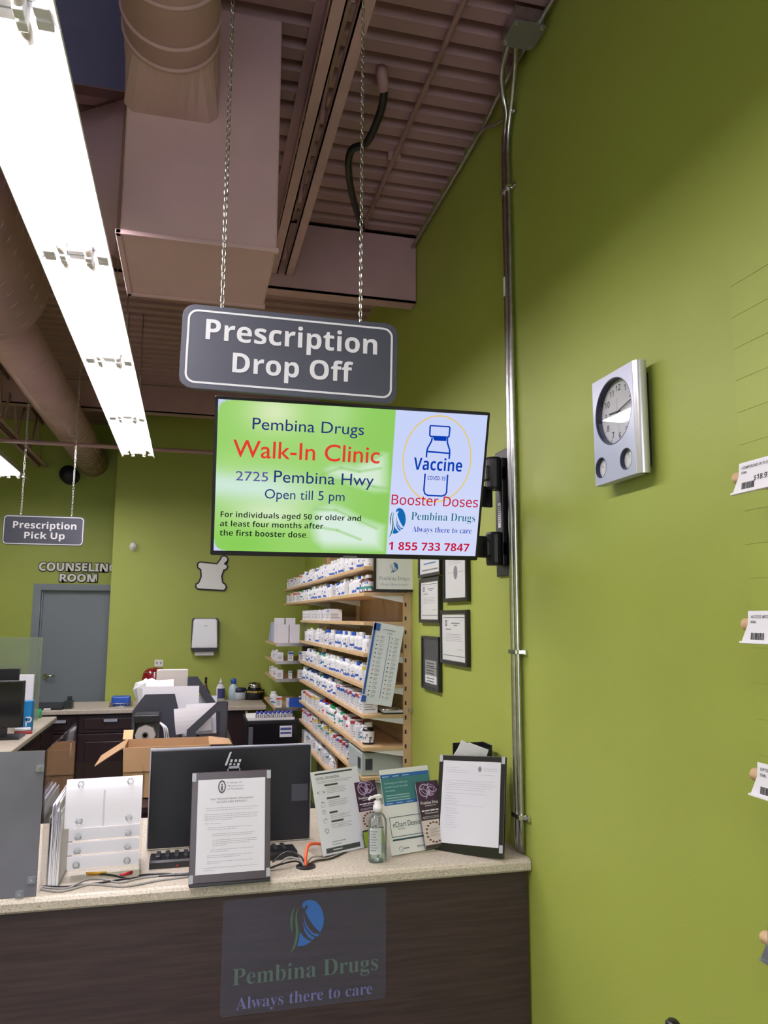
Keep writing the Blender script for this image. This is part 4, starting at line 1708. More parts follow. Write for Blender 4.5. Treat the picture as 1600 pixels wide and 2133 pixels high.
Mbl, Wbl = stand_frame((812, 1788), (908, 1771), math.radians(19))
t = thing('sign_holder', 'clear leaning stand with the blue and teal information sheet', 'stand', Mbl)
bq = [onp(Mbl, *cb(*p)) for p in ((543, 170), (880, 132), (905, 712), (618, 765))]
X0, Y1 = (bq[0][0]+bq[3][0])/2, (bq[0][1]+bq[1][1])/2
MB().box(X0, X0+.222, 0, Y1, -.004, -.001).build('back_sheet', M_clear, t)
MB().box(X0, X0+.222, 0, Y1, .002, .004).build('front_sheet', M_clear, t)
MB().add([(x, yy, zz) for x in (X0, X0+.22) for yy, zz in ((.0, -.004), (.012, -.004), (.050, -.108), (.038, -.108))],
         [(0, 1, 2, 3), (7, 6, 5, 4), (0, 4, 5, 1), (1, 5, 6, 2), (2, 6, 7, 3), (3, 7, 4, 0)]).build('foot', M_clear, t)
t = thing('information_sheet', 'white sheet with a teal and blue panel in the leaning stand', 'poster', Mbl)
MB().box(X0+.003, X0+.219, .004, Y1-.003, -.0005, .0005).build('page', mat('ivory_sheet', (234, 234, 230), .6), t)
m = MB(Matrix.Translation((X0, 0, .0009)))
H_ = Y1
m.mi = 0
m.rect(.004, .218, H_*.57, H_*.93)
m.mi = 1
m.rect(.004, .218, H_*.612, H_*.885, .0002)
m.mi = 2
for k, s in enumerate(('Connecting your health care', 'providers to your key health', 'information')):
    m.text(s, .016, H_*(.815-.045*k), .10 if k < 2 else .042, .0068, 'g', .01, .0005)
for k in range(3):
    m.rect(.016, .118, H_*(.665-.03*k)+.003, H_*(.675-.03*k)+.003, .0005)
for xx in (.012, .055, .10):
    m.rect(xx, xx+.028, H_*.897, H_*.908, .0005)
    m.rect(xx, xx+.028, H_*.585, H_*.594, .0005)
m.mi = 3
m.stroke([(.016, H_*.21), (.155, H_*.21), (.155, H_*.43), (.016, H_*.43)], .003, .0005, True)
m.rect(.016, .155, H_*.165, H_*.185, .0005)
m.text('eChart Dossier', .026, H_*.315, .126, .018, 'g', 0.0, .0005)
m.text('Manitoba', .045, H_*.285, .03, .005, 'n', 0.0, .0005)
m.text('Manitoba', .115, H_*.06, .035, .007, 'b', 0.0, .0005)
m.mi = 4
m.stroke(circ(.045, H_*.07, .008, 12), .0015, .0005, True)
m.rect(.055, .08, H_*.065, H_*.078, .0005)
m.build('print', [mat('sheet_blue', (36, 104, 178), .5), mat('sheet_teal', (62, 128, 132), .5), mat('pale_teal_print', (170, 206, 206), .6), mat('sheet_slate', (48, 78, 88), .6), M_midgrey], t)
pl0 = onp(Mbl, *cb(752, 262))
pl1 = onp(Mbl, *cb(800, 705))
t = plum_leaflet('plum and cream leaflet in front of the teal sheet', Mbl, pl0[0]+.012, pl1[1]+.002, pl0[0]+.112, pl0[1], .012)
t = thing('leaflet_pocket', 'narrow clear leaflet pocket on the teal sheet stand', 'pocket', Mbl)
MB().box(pl0[0]+.008, pl0[0]+.116, .002, .15, .009, .011).build('pocket_back', M_clear, t)
MB().box(pl0[0]+.008, pl0[0]+.116, .002, .17, .0175, .019).build('pocket_front', M_clear, t)
MB().box(pl0[0]+.008, pl0[0]+.011, .002, .17, .011, .0175).build('pocket_side', M_clear, t)

# --- hand sanitiser pump bottle
sp = P(785, 1792, z=CT_)
t = thing('sanitizer_bottle', 'clear pump bottle of hand sanitizer in front of the stands', 'bottle', loc(sp.x, sp.y-.01, CT_, .35))
m = MB()
m.sm = True
m.lathe([(0, .001), (.033, .001), (.036, .006), (.036, .125), (.034, .140), (.026, .156), (.0145, .166), (.0145, .176)], 28, sy=.72)
m.build('body', clear('clear_pet', tint=(250, 253, 252), haze=.10, hcol=(225, 238, 236), gloss=.9), t)
m = MB()
m.sm = True
m.lathe([(0, .004), (.030, .004), (.033, .008), (.033, .055), (0, .055)], 24, sy=.7)
m.build('gel', clear('sanitizer_gel', tint=(236, 248, 243), gloss=.6, rough=.05), t)
m = MB()
m.sm = True
m.lathe([(.0162, .168), (.0162, .188), (.012, .190), (.012, .204), (.006, .206), (.006, .216), (0, .216)], 20)
m.sm = False
m.box(-.012, .012, -.009, .009, .214, .224)
m.tube([(-.008, 0, .220), (-.032, 0, .218), (-.038, 0, .211)], .0045, 8)
m.build('pump', M_wplastic, t)
m = MB()
m.tube([(0, 0, .17), (.003, 0, .012)], .0025, 6)
m.build('dip_tube', clear('dip_tube_plastic', haze=.3), t)
m = MB()
pts = [(.0365*math.cos(a), .0265*math.sin(a)) for a in [math.radians(188+k*8) for k in range(11)]]
vs = [(p[0], p[1], zz) for zz in (.03, .118) for p in pts]
m.add(vs, [(i, i+1, 11+i+1, 11+i) for i in range(10)])
m.build('label', clear('label_film', gloss=.5, haze=.65, hcol=(226, 234, 238)), t)
m = MB()
for k in range(8):
    zz = .105-k*.009
    j1 = 7 if k % 3 else 8
    vs = [(p[0]*1.012, p[1]*1.012, z_) for z_ in (zz, zz+.003) for p in pts[1:j1]]
    nn = j1-1
    m.add(vs, [(i, i+1, nn+i+1, nn+i) for i in range(nn-1)])
m.build('label_print', M_midgrey, t)

# --- cable grommet with cables
gp = P(637, 1806, z=CT_)
t = thing('cable_grommet', 'round black cable grommet set in the countertop', 'grommet', loc(gp.x, gp.y, CT_))
MB().lathe([(0, .0005), (.034, .0005), (.034, .004), (.028, .006), (.012, .006), (0, .004)], 28).build('grommet_ring', M_black, t, smooth=False)
for lab, col, r, pts in (('bright orange cable rising from the grommet', M_orange, .0055, [(gp.x, gp.y, CT_+.004), (gp.x+.003, gp.y+.02, CT_+.035), (gp.x+.02, gp.y+.06, CT_+.055), (gp.x+.06, gp.y+.10, CT_+.045), (gp.x+.12, gp.y+.14, CT_+.02)]),
                         ('grey cable arching from the notice into the grommet', M_greycable, .0035, [(gp.x-.005, gp.y, CT_+.004), (gp.x-.02, gp.y+.01, CT_+.022), (gp.x-.06, gp.y+.015, CT_+.03), (gp.x-.10, gp.y, CT_+.012), (gp.x-.14, gp.y-.01, CT_+.004)]),
                         ('black cable arching from the keyboard into the grommet', M_black, .003, [(gp.x-.003, gp.y+.006, CT_+.004), (gp.x-.015, gp.y+.02, CT_+.03), (gp.x-.06, gp.y+.05, CT_+.04), (gp.x-.11, gp.y+.04, CT_+.012)]),
                         ('second black cable looping into the grommet', M_black, .003, [(gp.x-.008, gp.y+.004, CT_+.004), (gp.x-.03, gp.y+.02, CT_+.015), (gp.x-.08, gp.y-.005, CT_+.018), (gp.x-.15, gp.y-.015, CT_+.004)]),
                         ('grey cables trailing behind the social distancing sheet', M_greycable, .003, [(gp.x+.003, gp.y+.008, CT_+.004), (gp.x+.03, gp.y+.06, CT_+.012), (gp.x+.08, gp.y+.09, CT_+.006), (gp.x+.16, gp.y+.16, CT_+.004)]),
                         ('black cable trailing behind the social distancing sheet', M_black, .003, [(gp.x+.006, gp.y+.004, CT_+.004), (gp.x+.04, gp.y+.04, CT_+.005), (gp.x+.10, gp.y+.06, CT_+.004), (gp.x+.17, gp.y+.13, CT_+.004)])):
    tag(MB().tube(spline(pts, 7), r, 8).build('cable', col), lab, 'cable')

# --- file holder with papers behind the black framed letter
fl = P(1012, 1640, y=2.98)
t = thing('file_holder', 'black upright file holder behind the framed letter', 'file holder', loc(-.145, 2.93, CT_))
m = MB()
m.box(-.02, .115, .0, .01, .001, .335).box(-.02, -.015, .0, .09, .001, .30).box(.11, .115, .0, .09, .001, .35).box(-.02, .115, .085, .09, .001, .35).box(-.02, .115, 0, .09, .001, .006)
m.build('holder', M_black, t, bevel=.002)
for k, (pxa, pya, rot_) in enumerate(((962, 1541, .5), (958, 1552, .62), (976, 1546, .36))):
    cc = P(pxa, pya, y=2.904+k*.009)
    ax, ay = Vector((math.cos(-rot_), 0, math.sin(-rot_))), Vector((math.sin(rot_), 0, math.cos(rot_)))
    Mp = FR(cc-ay*.13, ax, ay)
    o = MB(Mp).box(0, .09, 0, .13, -.0008, .0008).build('loose_paper', M_paper)
    tag(o, ['front sheet fanned out of the black file holder', 'middle sheet fanned out of the black file holder', 'rear sheet fanned out of the black file holder'][k], 'paper', 'papers in the black file holder')
t = thing('power_lead', 'orange power lead with black plug hanging beside the conduit', 'cable', loc(-.045, 2.82, CT_))
w = wmb(t)
w.tube(spline([(-.05, 2.80, CT_+.006), (-.04, 2.84, CT_+.006), (-.03, 2.85, CT_+.03), (-.028, 2.83, CT_+.10), (-.034, 2.83, CT_+.19)], 7), .0065, 8)
w.build('lead', M_orange, t)
w = wmb(t)
w.tube([(-.034, 2.83, CT_+.18), (-.033, 2.83, CT_+.20), (-.030, 2.83, CT_+.26), (-.024, 2.82, CT_+.31)], [.011, .013, .012, .006], 10)
w.build('plug', mat('navy_black_rubber', (30, 30, 42), .45), t)

# ------------------------------------------------------------------ certificates on the right wall


def wall_frame(name, label, px0, py0, px1, py1, fw=.018, th=.022, page=M_paper, paint=None, top_pad=0):
    """a frame hung on the green wall; far/near edges and top/bottom measured on the photograph at the near edge"""
    mid = (py0+py1)/2
    yf, yn = P(px0, mid, x=-th).y, P(px1, mid, x=-th).y
    zt_, zb_ = P(px1, py0, x=-th).z, P(px1, py1, x=-th).z
    M = FR((-th, (yf+yn)/2, (zt_+zb_)/2), (0, -1, 0), (0, 0, 1))
    W, H = yf-yn, zt_-zb_
    t_ = thing(name, label, 'frame', M)
    MB().frame([(-W/2, -H/2), (W/2, -H/2), (W/2, H/2), (-W/2, H/2)], [(-W/2+fw, -H/2+fw), (W/2-fw, -H/2+fw), (W/2-fw, H/2-fw), (-W/2+fw, H/2-fw)], -th+.001, 0).build('frame_moulding', M_blackframe, t_, bevel=.002)
    MB().box(-W/2+fw, W/2-fw, -H/2+fw, H/2-fw, -th+.001, -.008).build('certificate', page, t_)
    if paint:
        m_ = MB()
        paint(m_, W-2*fw, H-2*fw)
        m_.build('print', [M_grey, M_midgrey, M_ink, M_logoblue], t_)
    return t_, W, H


def p_cert(m_, W, H):
    z_ = -.0072
    m_.mi = 2
    m_.rect(-W*.44, W*.44, H*.42, H*.43, z_)
    m_.rect(-W*.44, W*.44, -H*.40, -H*.39, z_)
    m_.ringflat(circ(-W*.32, H*.30, W*.045, 20, H*.07), circ(-W*.32, H*.30, W*.022, 20, H*.045), z_)
    m_.mi = 1
    m_.rect(-W*.1, W*.25, H*.29, H*.31, z_)
    m_.rect(0, W*.15, H*.245, H*.265, z_)
    m_.rect(-W*.35, -W*.1, H*.16, H*.18, z_)
    m_.mi = 0
    for k in range(5):
        m_.rect(-W*.34, W*(.34-.1*(k % 2)), H*(.06-.035*k), H*(.068-.035*k), z_)
    m_.rect(W*.15, W*.38, -H*.26, -H*.25, z_)
    m_.rect(W*.25, W*.38, H*.36, H*.368, z_)


def p_oval(m_, W, H):
    z_ = -.0072
    m_.mi = 1
    m_.flat(circ(0, -H*.06, W*.09, 20, H*.12), z_)
    m_.mi = 0
    for k in range(6):
        m_.rect(-W*.3, W*.3, H*(.3-.04*k), H*(.307-.04*k), z_)
    m_.rect(-W*.35, -W*.15, -H*.06, -H*.05, z_)
    m_.rect(W*.15, W*.35, -H*.06, -H*.05, z_)


def p_blue(m_, W, H):
    z_ = -.0072
    m_.mi = 3
    m_.rect(-W*.3, W*.3, -H*.25, -H*.22, z_)
    m_.mi = 0
    m_.rect(-W*.35, W*.3, -H*.1, -H*.08, z_)
    m_.mi = 1
    m_.rect(-W*.4, W*.4, -H*.42, -H*.39, z_)


M_cert = mat('certificate_paper', (226, 228, 226), .35)
wall_frame('certificate_frame', 'black certificate frame just under the television, left of two', 870, 1100, 916, 1197, page=M_cert, paint=p_blue)
wall_frame('certificate_frame', 'black frame with a dark oval seal, right of two under the television', 922, 1110, 971, 1252, page=M_cert, paint=p_oval)
wall_frame('certificate_frame', 'second black frame down in the left column on the green wall', 872, 1200, 914, 1298, page=M_cert, paint=p_cert)
wall_frame('certificate_frame', 'lowest right certificate in a black frame on the green wall', 916, 1270, 971, 1390, page=M_cert, paint=p_cert)


def p_plaque(m_, W, H):
    pass


t, W, H = wall_frame('plaque', 'dark grey plaque with three pale name plates, lowest left on the green wall', 877, 1327, 913, 1443, fw=.012, page=mat('marbled_slate', (58, 56, 60), .3, var=.4, scale=20))
for k, zz in enumerate((-.02, -.155, -.30)):
    MB().box(-W*.30, W*.34, H*zz-.021, H*zz+.019, -.008, -.005).build('name_plate', M_cert if k == 2 else mat('brushed_plate', (170, 168, 166), .35, .4), t)
m = MB()
for k, zz in enumerate((-.02, -.155, -.30)):
    for j in range(2):
        m.rect(-W*.2, W*.22, H*zz-.012+.014*j, H*zz-.008+.014*j, -.0045)
m.build('plate_engraving', M_ink, t)

# ------------------------------------------------------------------ wall of medicine shelves
SX, SY0, SY1 = -.274, 4.19, 6.72
SZ = [2.053, 1.906, 1.742, 1.568, 1.395, 1.236, 1.063, .905, .745]
SN = ['top shelf', 'second shelf', 'third shelf', 'fourth shelf', 'fifth shelf', 'sixth shelf', 'seventh shelf', 'eighth shelf', 'ninth shelf']
t = thing('medicine_shelving', 'tall light wood wall shelving full of medicine bottles', 'shelving', loc(-.14, 5.4, 0))
for i, zz in enumerate(SZ):
    y1 = 7.98 if i < 2 else SY1
    w = wmb(t)
    w.box(SX, -.022, SY0, y1, zz-.02, zz)
    w.build('shelf', M_wood, t, bevel=.002)
w = wmb(t)
w.box(-.02, -.001, SY0+.01, 7.0, .12, 2.3)
w.build('backboard', M_backboard, t)
for yy in (SY0-.012, 5.45, 6.7):
    w = wmb(t)
    w.box(-.045, -.001, yy, yy+.022, .1, 2.3)
    w.build('upright', M_wood, t)
w = wmb(t)
for k in range(26):
    zz = .2+k*.0775
    w.box(-.04, -.03, SY0-.0135, SY0-.0115, zz, zz+.022)
w.build('upright_slots', M_ink, t)
for zz in SZ:
    for yy in (SY0+.004, 5.44, 6.66):
        w = wmb(t)
        w.add([(x, y_, z_) for y_ in (yy, yy+.006) for x, z_ in ((-.02, zz-.02), (SX+.03, zz-.02), (-.02, zz-.06))], [(0, 1, 2), (5, 4, 3), (0, 3, 4, 1), (1, 4, 5, 2), (2, 5, 3, 0)])
        w.build('bracket', M_wplastic, t)

# prototypes: body at the root, cap and label as parts
M_hdpe = mat('white_hdpe', (232, 234, 236), .42)
M_bluecap = mat('blue_cap', (30, 86, 190), .4)
M_greencap = mat('green_cap', (30, 150, 92), .4)
M_redcap = mat('red_cap', (176, 26, 42), .4)
M_amber = mat('brown_bottle', (92, 44, 28), .25)
M_darkb = mat('black_bottle', (30, 26, 28), .3)
M_lwhite = mat('label_white', (230, 232, 236), .5)
M_lblue = mat('label_blue', (52, 92, 178), .5)
M_lteal = mat('label_teal', (44, 150, 140), .5)
M_lred = mat('label_red', (190, 58, 70), .5)
M_lyel = mat('label_yellow', (226, 206, 90), .5)
M_lorg = mat('label_orange', (220, 108, 60), .5)


def bottle(r, h, capmat, bodymat, stripe, seed, sq=1.0):
    m_ = MB()
    m_.sm = True
    sh = h*.72
    m_.lathe([(0, 0), (r*.93, 0), (r, .004), (r, sh*.93), (r*.9, sh), (r*.58, sh+.008), (r*.58, sh+.012)], 18, sy=sq)
    o_ = m_.build('pill_bottle', bodymat)
    m_ = MB()
    rc = r*.66
    m_.lathe([(rc, sh+.010), (rc, h-.003), (rc*.93, h), (0, h)], 16)
    m_.sm = False
    m_.build('cap', capmat, o_)
    # label: wraps round, printed blocks sit on it
    m_ = MB()
    rr = random.Random(seed)
    n_ = 24
    bands = [sh*.12, sh*.3, sh*.48, sh*.66, sh*.84]
    for b_ in range(4):
        for k in range(n_):
            a0, a1 = 2*math.pi*k/n_, 2*math.pi*(k+1)/n_
            m_.mi = 0
            if b_ == stripe[0]:
                m_.mi = stripe[1]
            elif rr.random() < .20:
                m_.mi = rr.choice((4, 5, 5, 1))
            q_ = r*1.012
            m_.add([(q_*math.cos(a), q_*math.sin(a)*sq, z_) for a, z_ in ((a0, bands[b_]+.001), (a1, bands[b_]+.001), (a1, bands[b_+1]-(.004 if m_.mi > 3 else -.001)), (a0, bands[b_+1]-(.004 if m_.mi > 3 else -.001)))], [(0, 1, 2, 3)])
    m_.build('label', [M_lwhite, M_lblue, M_lteal, M_lred, M_midgrey, M_grey], o_)
    return o_


def carton(w_, d_, h_, mi, seed):
    m_ = MB().box(-d_/2, d_/2, -w_/2, w_/2, 0, h_)
    o_ = m_.build('medicine_carton', M_lwhite, bevel=.0008)
    m_ = MB()
    rr = random.Random(seed)
    m_.mi = mi
    m_.add([(-d_/2-.0006, y_, z_) for y_, z_ in ((w_/2, h_*.72), (-w_/2, h_*.72), (-w_/2, h_*.92), (w_/2, h_*.92))], [(0, 1, 2, 3)])
    m_.add([(x_, -w_/2-.0006, z_) for x_, z_ in ((-d_/2, h_*.72), (d_/2, h_*.72), (d_/2, h_*.92), (-d_/2, h_*.92))], [(0, 1, 2, 3)])
    m_.mi = 4
    for k in range(3):
        z_ = h_*(.55-.16*k)
        e = w_*.36-w_*.2*rr.random()
        m_.add([(-d_/2-.0006, y_, zz_) for y_, zz_ in ((w_*.36, z_), (-e, z_), (-e, z_+h_*.06), (w_*.36, z_+h_*.06))], [(0, 1, 2, 3)])
        e = d_*.36-d_*.3*rr.random()
        m_.add([(x_, -w_/2-.0006, zz_) for x_, zz_ in ((-d_*.36, z_), (e, z_), (e, z_+h_*.06), (-d_*.36, z_+h_*.06))], [(0, 1, 2, 3)])
    m_.build('print', [M_lwhite, M_lblue, M_lteal, M_lred, M_midgrey, M_lorg, M_lyel], o_)
    return o_


PROTO = {  # key: (builder, words, width)
    'w1': (bottle(.027, .098, M_hdpe, M_hdpe, (9, 0), 1), 'white pill bottle with white cap', .058),
    'w2': (bottle(.031, .112, M_hdpe, M_hdpe, (0, 1), 2), 'large white bottle with blue label', .066),
    'w3': (bottle(.023, .082, M_hdpe, M_hdpe, (9, 0), 3), 'small white pill bottle', .050),
    'b1': (bottle(.030, .110, M_bluecap, M_hdpe, (1, 1), 4), 'white pill bottle with blue cap', .064),
    'b2': (bottle(.026, .094, M_bluecap, M_hdpe, (9, 0), 5), 'slim white pill bottle with blue cap', .056),
    'g1': (bottle(.027, .100, M_greencap, M_hdpe, (2, 2), 6), 'white pill bottle with green cap', .058),
    'r1': (bottle(.027, .104, M_redcap, M_hdpe, (1, 3), 7), 'white pill bottle with red cap', .058),
    'am': (bottle(.029, .104, M_hdpe, M_amber, (1, 2), 8), 'brown pill bottle with white cap', .063),
    'bk': (bottle(.034, .118, M_hdpe, M_darkb, (9, 0), 9), 'black pill bottle with white cap', .074),
    'lr': (bottle(.022, .088, M_hdpe, M_hdpe, (2, 3), 10), 'small white bottle with red label', .048),
    'lg': (bottle(.024, .096, M_hdpe, M_hdpe, (1, 2), 11), 'slim white bottle with teal label', .052),
    'c1': (carton(.045, .07, .085, 1, 1), 'white carton with blue band', .048),
    'c2': (carton(.022, .08, .095, 3, 2), 'thin upright carton with red band', .025),
    'c3': (carton(.060, .09, .080, 0, 3), 'plain white carton', .064),
    'c4': (carton(.024, .08, .085, 1, 4), 'thin upright carton with blue band', .027),
    'c5': (carton(.05, .08, .095, 5, 5), 'white carton with orange band', .054),
    'c6': (carton(.03, .08, .10, 6, 6), 'narrow carton with yellow band', .033),
    'c7': (carton(.028, .08, .07, 2, 7), 'low carton with teal band', .031),
}
USED = set()


def put(key, x, y, z, label, group, rz=0.0):
    src, words, wd = PROTO[key]
    o_ = src if key not in USED else dup(src)
    USED.add(key)
    o_.location = (x, y, z)
    o_.rotation_euler = (0, 0, rz)
    tag(o_, label, 'carton' if key[0] == 'c' else 'bottle', group)
    return o_


rnd = random.Random(21)
# per shelf: list of (y from, y to, choices)
FILL = [
    [(4.23, 6.9, ['w1', 'w1', 'w2', 'w2', 'w3', 'w1', 'b2', 'w2', 'w1']), (6.9, 7.9, ['c5', 'c1', 'c3', 'w3'])],
    [(4.24, 4.40, ['am', 'am']), (4.40, 4.62, ['g1', 'b1', 'w2']), (4.62, 6.3, ['w2', 'w1', 'c3', 'w1', 'w2', 'b2']), (6.3, 6.9, ['w3', 'g1', 'b2', 'w1']), (6.9, 7.9, ['c3', 'c1', 'c5'])],
    [(5.35, 5.75, ['c3', 'c1']), (5.75, 6.65, ['c3', 'w3', 'c3'])],
    [(4.27, 4.55, ['w1', 'b2', 'w2']), (4.55, 5.7, ['w2', 'b1', 'c3', 'w2', 'b1', 'w1']), (5.7, 6.65, ['c3', 'w1', 'w3', 'w2'])],
    [(4.27, 4.5, ['w1', 'c6', 'w2']), (4.5, 4.7, ['b1', 'w2']), (4.7, 5.6, ['w1', 'w2', 'w2', 'b1']), (5.6, 6.65, ['w2', 'g1', 'b1', 'w1', 'c3'])],
    [(4.26, 4.42, ['c3', 'c1']), (4.42, 5.1, ['c2', 'c4', 'c2', 'c4', 'c1']), (5.1, 5.75, ['w2', 'w1', 'w2', 'b1']), (5.75, 6.65, ['b1', 'g1', 'w2', 'b1', 'w1'])],
    [(4.27, 4.36, ['bk']), (4.36, 4.5, ['lg', 'c3']), (4.5, 4.95, ['lr', 'lr', 'c2', 'w3']), (4.95, 5.5, ['g1', 'lg', 'w1', 'am']), (5.5, 5.85, ['r1', 'b2', 'r1', 'w1']), (5.85, 6.65, ['c3', 'c6', 'c4', 'c2', 'c5'])],
    [(4.65, 5.2, ['w3', 'bk', 'c4', 'c2']), (5.2, 6.0, ['am', 'w3', 'c6', 'lr', 'c7']), (6.0, 6.65, ['c2', 'c2', 'lr', 'c4'])],
    [(5.3, 6.65, ['w3', 'w1', 'c7', 'c3'])],
]
for i, segs in enumerate(FILL):
    k = 0
    for ya, yb, ch in segs:
        y = ya
        j = 0
        while y < yb-.02:
            key = ch[j % len(ch)] if j < len(ch) else rnd.choice(ch)
            j += 1
            wd = PROTO[key][2]
            x = SX+.012+(.04 if key[0] == 'c' else .033)+rnd.uniform(0, .02)
            hmax = (SZ[i-1]-.02-SZ[i]) if i else .3
            put(key, x, y+wd/2, SZ[i], '%s, %s from near end of %s' % (PROTO[key][1], ORD[k], SN[i] if i == 0 else SN[i]+' down'), 'medicines on the %s' % SN[i], rnd.uniform(-.12, .12) if key[0] == 'c' else rnd.uniform(0, 6.28))
            y += wd+rnd.uniform(.001, .010)
            k += 1

# grey drawer boxes at the near end of the low shelves
for k, (zz, lab) in enumerate(((.906, 'pale grey storage box at the near end of the eighth shelf'), (.746, 'pale grey storage box at the near end of the ninth shelf'))):
    t = thing('storage_box', lab, 'box', loc(-.15, 4.40, zz))
    MB().box(-.12, .115, -.17, .2, 0, .12).build('box_body', mat('pale_grey_box', (176, 186, 184), .5), t, bevel=.004)
    MB().box(-.1212, -.12, -.14, -.07, .03, .09).build('front_label', M_charcoal, t)
    MB().box(-.10, -.06, -.1712, -.17, .03, .09).build('end_label', M_charcoal, t)
# clipboard with pen
cp = P(830, 1482, z=SZ[5]+.01)
t = thing('clipboard', 'dark clipboard with pen lying at the near end of the sixth shelf', 'clipboard', loc(-.09, 4.28, SZ[5]+.001))
MB().box(-.07, .06, -.09, .10, 0, .006).build('board', M_blackm, t)
MB().box(-.06, .05, -.08, .09, .006, .018).build('pages', M_paper, t)
MB().tube([(-.07, -.085, .022), (.02, -.07, .024)], .005, 8).build('pen', M_chrome, t)

# clear acrylic end panel with framed logo and the hanging chart
t = thing('acrylic_end_panel', 'clear acrylic pane at the near end of the medicine shelves', 'panel', loc(-.12, 4.165, 1.5))
w = wmb(t)
w.box(-.245, -.004, 4.163, 4.168, 1.19, 2.3)
w.build('pane', M_clear, t)
for zz in (1.25, 2.25):
    w = wmb(t)
    w.box(-.02, -.003, 4.155, 4.178, zz, zz+.02)
    w.build('pane_clip', M_galv, t)
Mp = FR((-.121, 4.15, 2.03), (1, 0, 0), (0, 0, 1))
q0, q1 = onp(Mp, 779, 1160), onp(Mp, 865, 1233)
t = thing('framed_logo_card', 'black framed pharmacy logo card hung at the shelf end below the television', 'frame', Mp)
X0, X1, Y0 = q0[0], q1[0], q1[1]
Y1 = Y0+.21
MB().frame([(X0, Y0), (X1, Y0), (X1, Y1), (X0, Y1)], [(X0+.013, Y0+.013), (X1-.013, Y0+.013), (X1-.013, Y1-.013), (X0+.013, Y1-.013)], -.012, .002).build('frame_moulding', M_blackframe, t)
MB().box(X0+.013, X1-.013, Y0+.013, Y1-.013, -.012, -.003).build('card', M_cert, t)


def ce(x, y):
    return (540+x/3.478, 1150+y/3.478)


m = MB()
a, b = onp(Mp, *ce(952, 158)), onp(Mp, *ce(1008, 76))
logo(m, a[0], a[1], b[0]-a[0], b[1]-a[1], 0, 1, -.0025)
m.mi = 2
m.tline(Mp, 'Pembina Drugs', ce(870, 203), ce(1088, 203), ce(870, 176), 's', -.012, -.0025)
m.tline(Mp, 'Always there to care', ce(878, 242), ce(1078, 242), ce(878, 224), 's', -.012, -.0025)
m.build('print', [M_logoblue, M_logogreen, mat('print_teal_grey', (130, 150, 158), .6)], t)

ch = [P(*ce(*p), y=4.14) for p in ((825, 500), (1048, 545), (962, 1120), (738, 1090))]
dx = (ch[1]-ch[0])
dyv = (ch[0]-ch[3])
Mch = FR(((ch[0]+ch[1]+ch[2]+ch[3])/4), dx+(ch[2]-ch[3]), dyv+(ch[1]-ch[2]))
cw = ((ch[1]-ch[0]).length+(ch[2]-ch[3]).length)/2
chh = ((ch[0]-ch[3]).length+(ch[1]-ch[2]).length)/2
t = thing('wall_chart', 'tilted white chart with blue side strip taped at the shelf end', 'poster', Mch)
vs, fs = [], []
for i in range(9):
    yy = -chh/2+chh*i/8
    vs += [(-cw/2, yy, .004*math.sin(i*.8)), (cw/2, yy, .004*math.sin(i*.8))]
fs = [(2*i, 2*i+1, 2*i+3, 2*i+2) for i in range(8)]
MB().add(vs, fs).build('sheet', mat('chart_white', (222, 230, 232), .55), t)
m = MB()
zc = .0048
m.mi = 0
m.rect(-cw/2+.004, -cw/2+.016, -chh*.40, chh*.49, zc)
m.rect(-cw/2+.004, -cw/2+.04, chh*.40, chh*.49, zc)
m.rect(-cw/2+.002, -cw/2+.028, -chh*.49, -chh*.41, zc)
m.rect(.012, .0145, -chh*.42, chh*.36, zc)
m.mi = 1
rr = random.Random(3)
for cx_ in (-.035, .048):
    for k in range(15):
        yy = chh*(.33-.052*k)
        m.mi = 1
        m.rect(cx_-.004, cx_+.024-rr.uniform(0, .006), yy, yy+.004, zc)
        m.rect(cx_-.004, cx_+.020-rr.uniform(0, .006), yy-.008, yy-.005, zc)
        m.mi = rr.choice((2, 2, 3, 4))
        m.flat(circ(cx_-.018, yy, .004, 8), zc)
m.mi = 1
m.rect(-.03, .04, chh*.42, chh*.432, zc)
m.rect(-.005, .025, chh*.38, chh*.39, zc)
m.build('print', [mat('chart_blue', (44, 84, 160), .6), M_grey, M_midgrey, M_lorg, M_ink], t)

# deeper shelf bay at the far end
t = thing('deep_shelf_bay', 'deeper shelf bay in the far corner behind the black cabinet', 'shelving', loc(-.22, 7.5, 0))
DZ = [1.527, 1.367, 1.208, .953]
for zz in DZ:
    w = wmb(t)
    w.prism([(-.44, 7.08), (-.022, 7.08), (-.022, 8.12), (-.44, 8.12)], zz-.02, zz)
    w.build('shelf', M_wood, t)
    w = wmb(t)
    w.box(-.44, -.022, 7.07, 7.08, zz-.024, zz+.006)
    w.build('metal_edge', M_galv, t)
w = wmb(t)
w.box(-.02, -.001, 7.03, 8.15, .12, 1.85)
w.build('backboard', M_wall, t)
for yy in (7.06, 8.1):
    w = wmb(t)
    w.box(-.05, -.02, yy, yy+.03, .1, 1.85)
    w.build('upright', M_galv, t)


def put_box(name, label, cat, x0, x1, y0, y1, z0, z1, m_, group=None, bevel=.001):
    o_ = MB(Matrix.Translation((0, 0, 0))).box(x0, x1, y0, y1, z0, z1).build(name, m_, None, bevel)
    return tag(o_, label, cat, group)


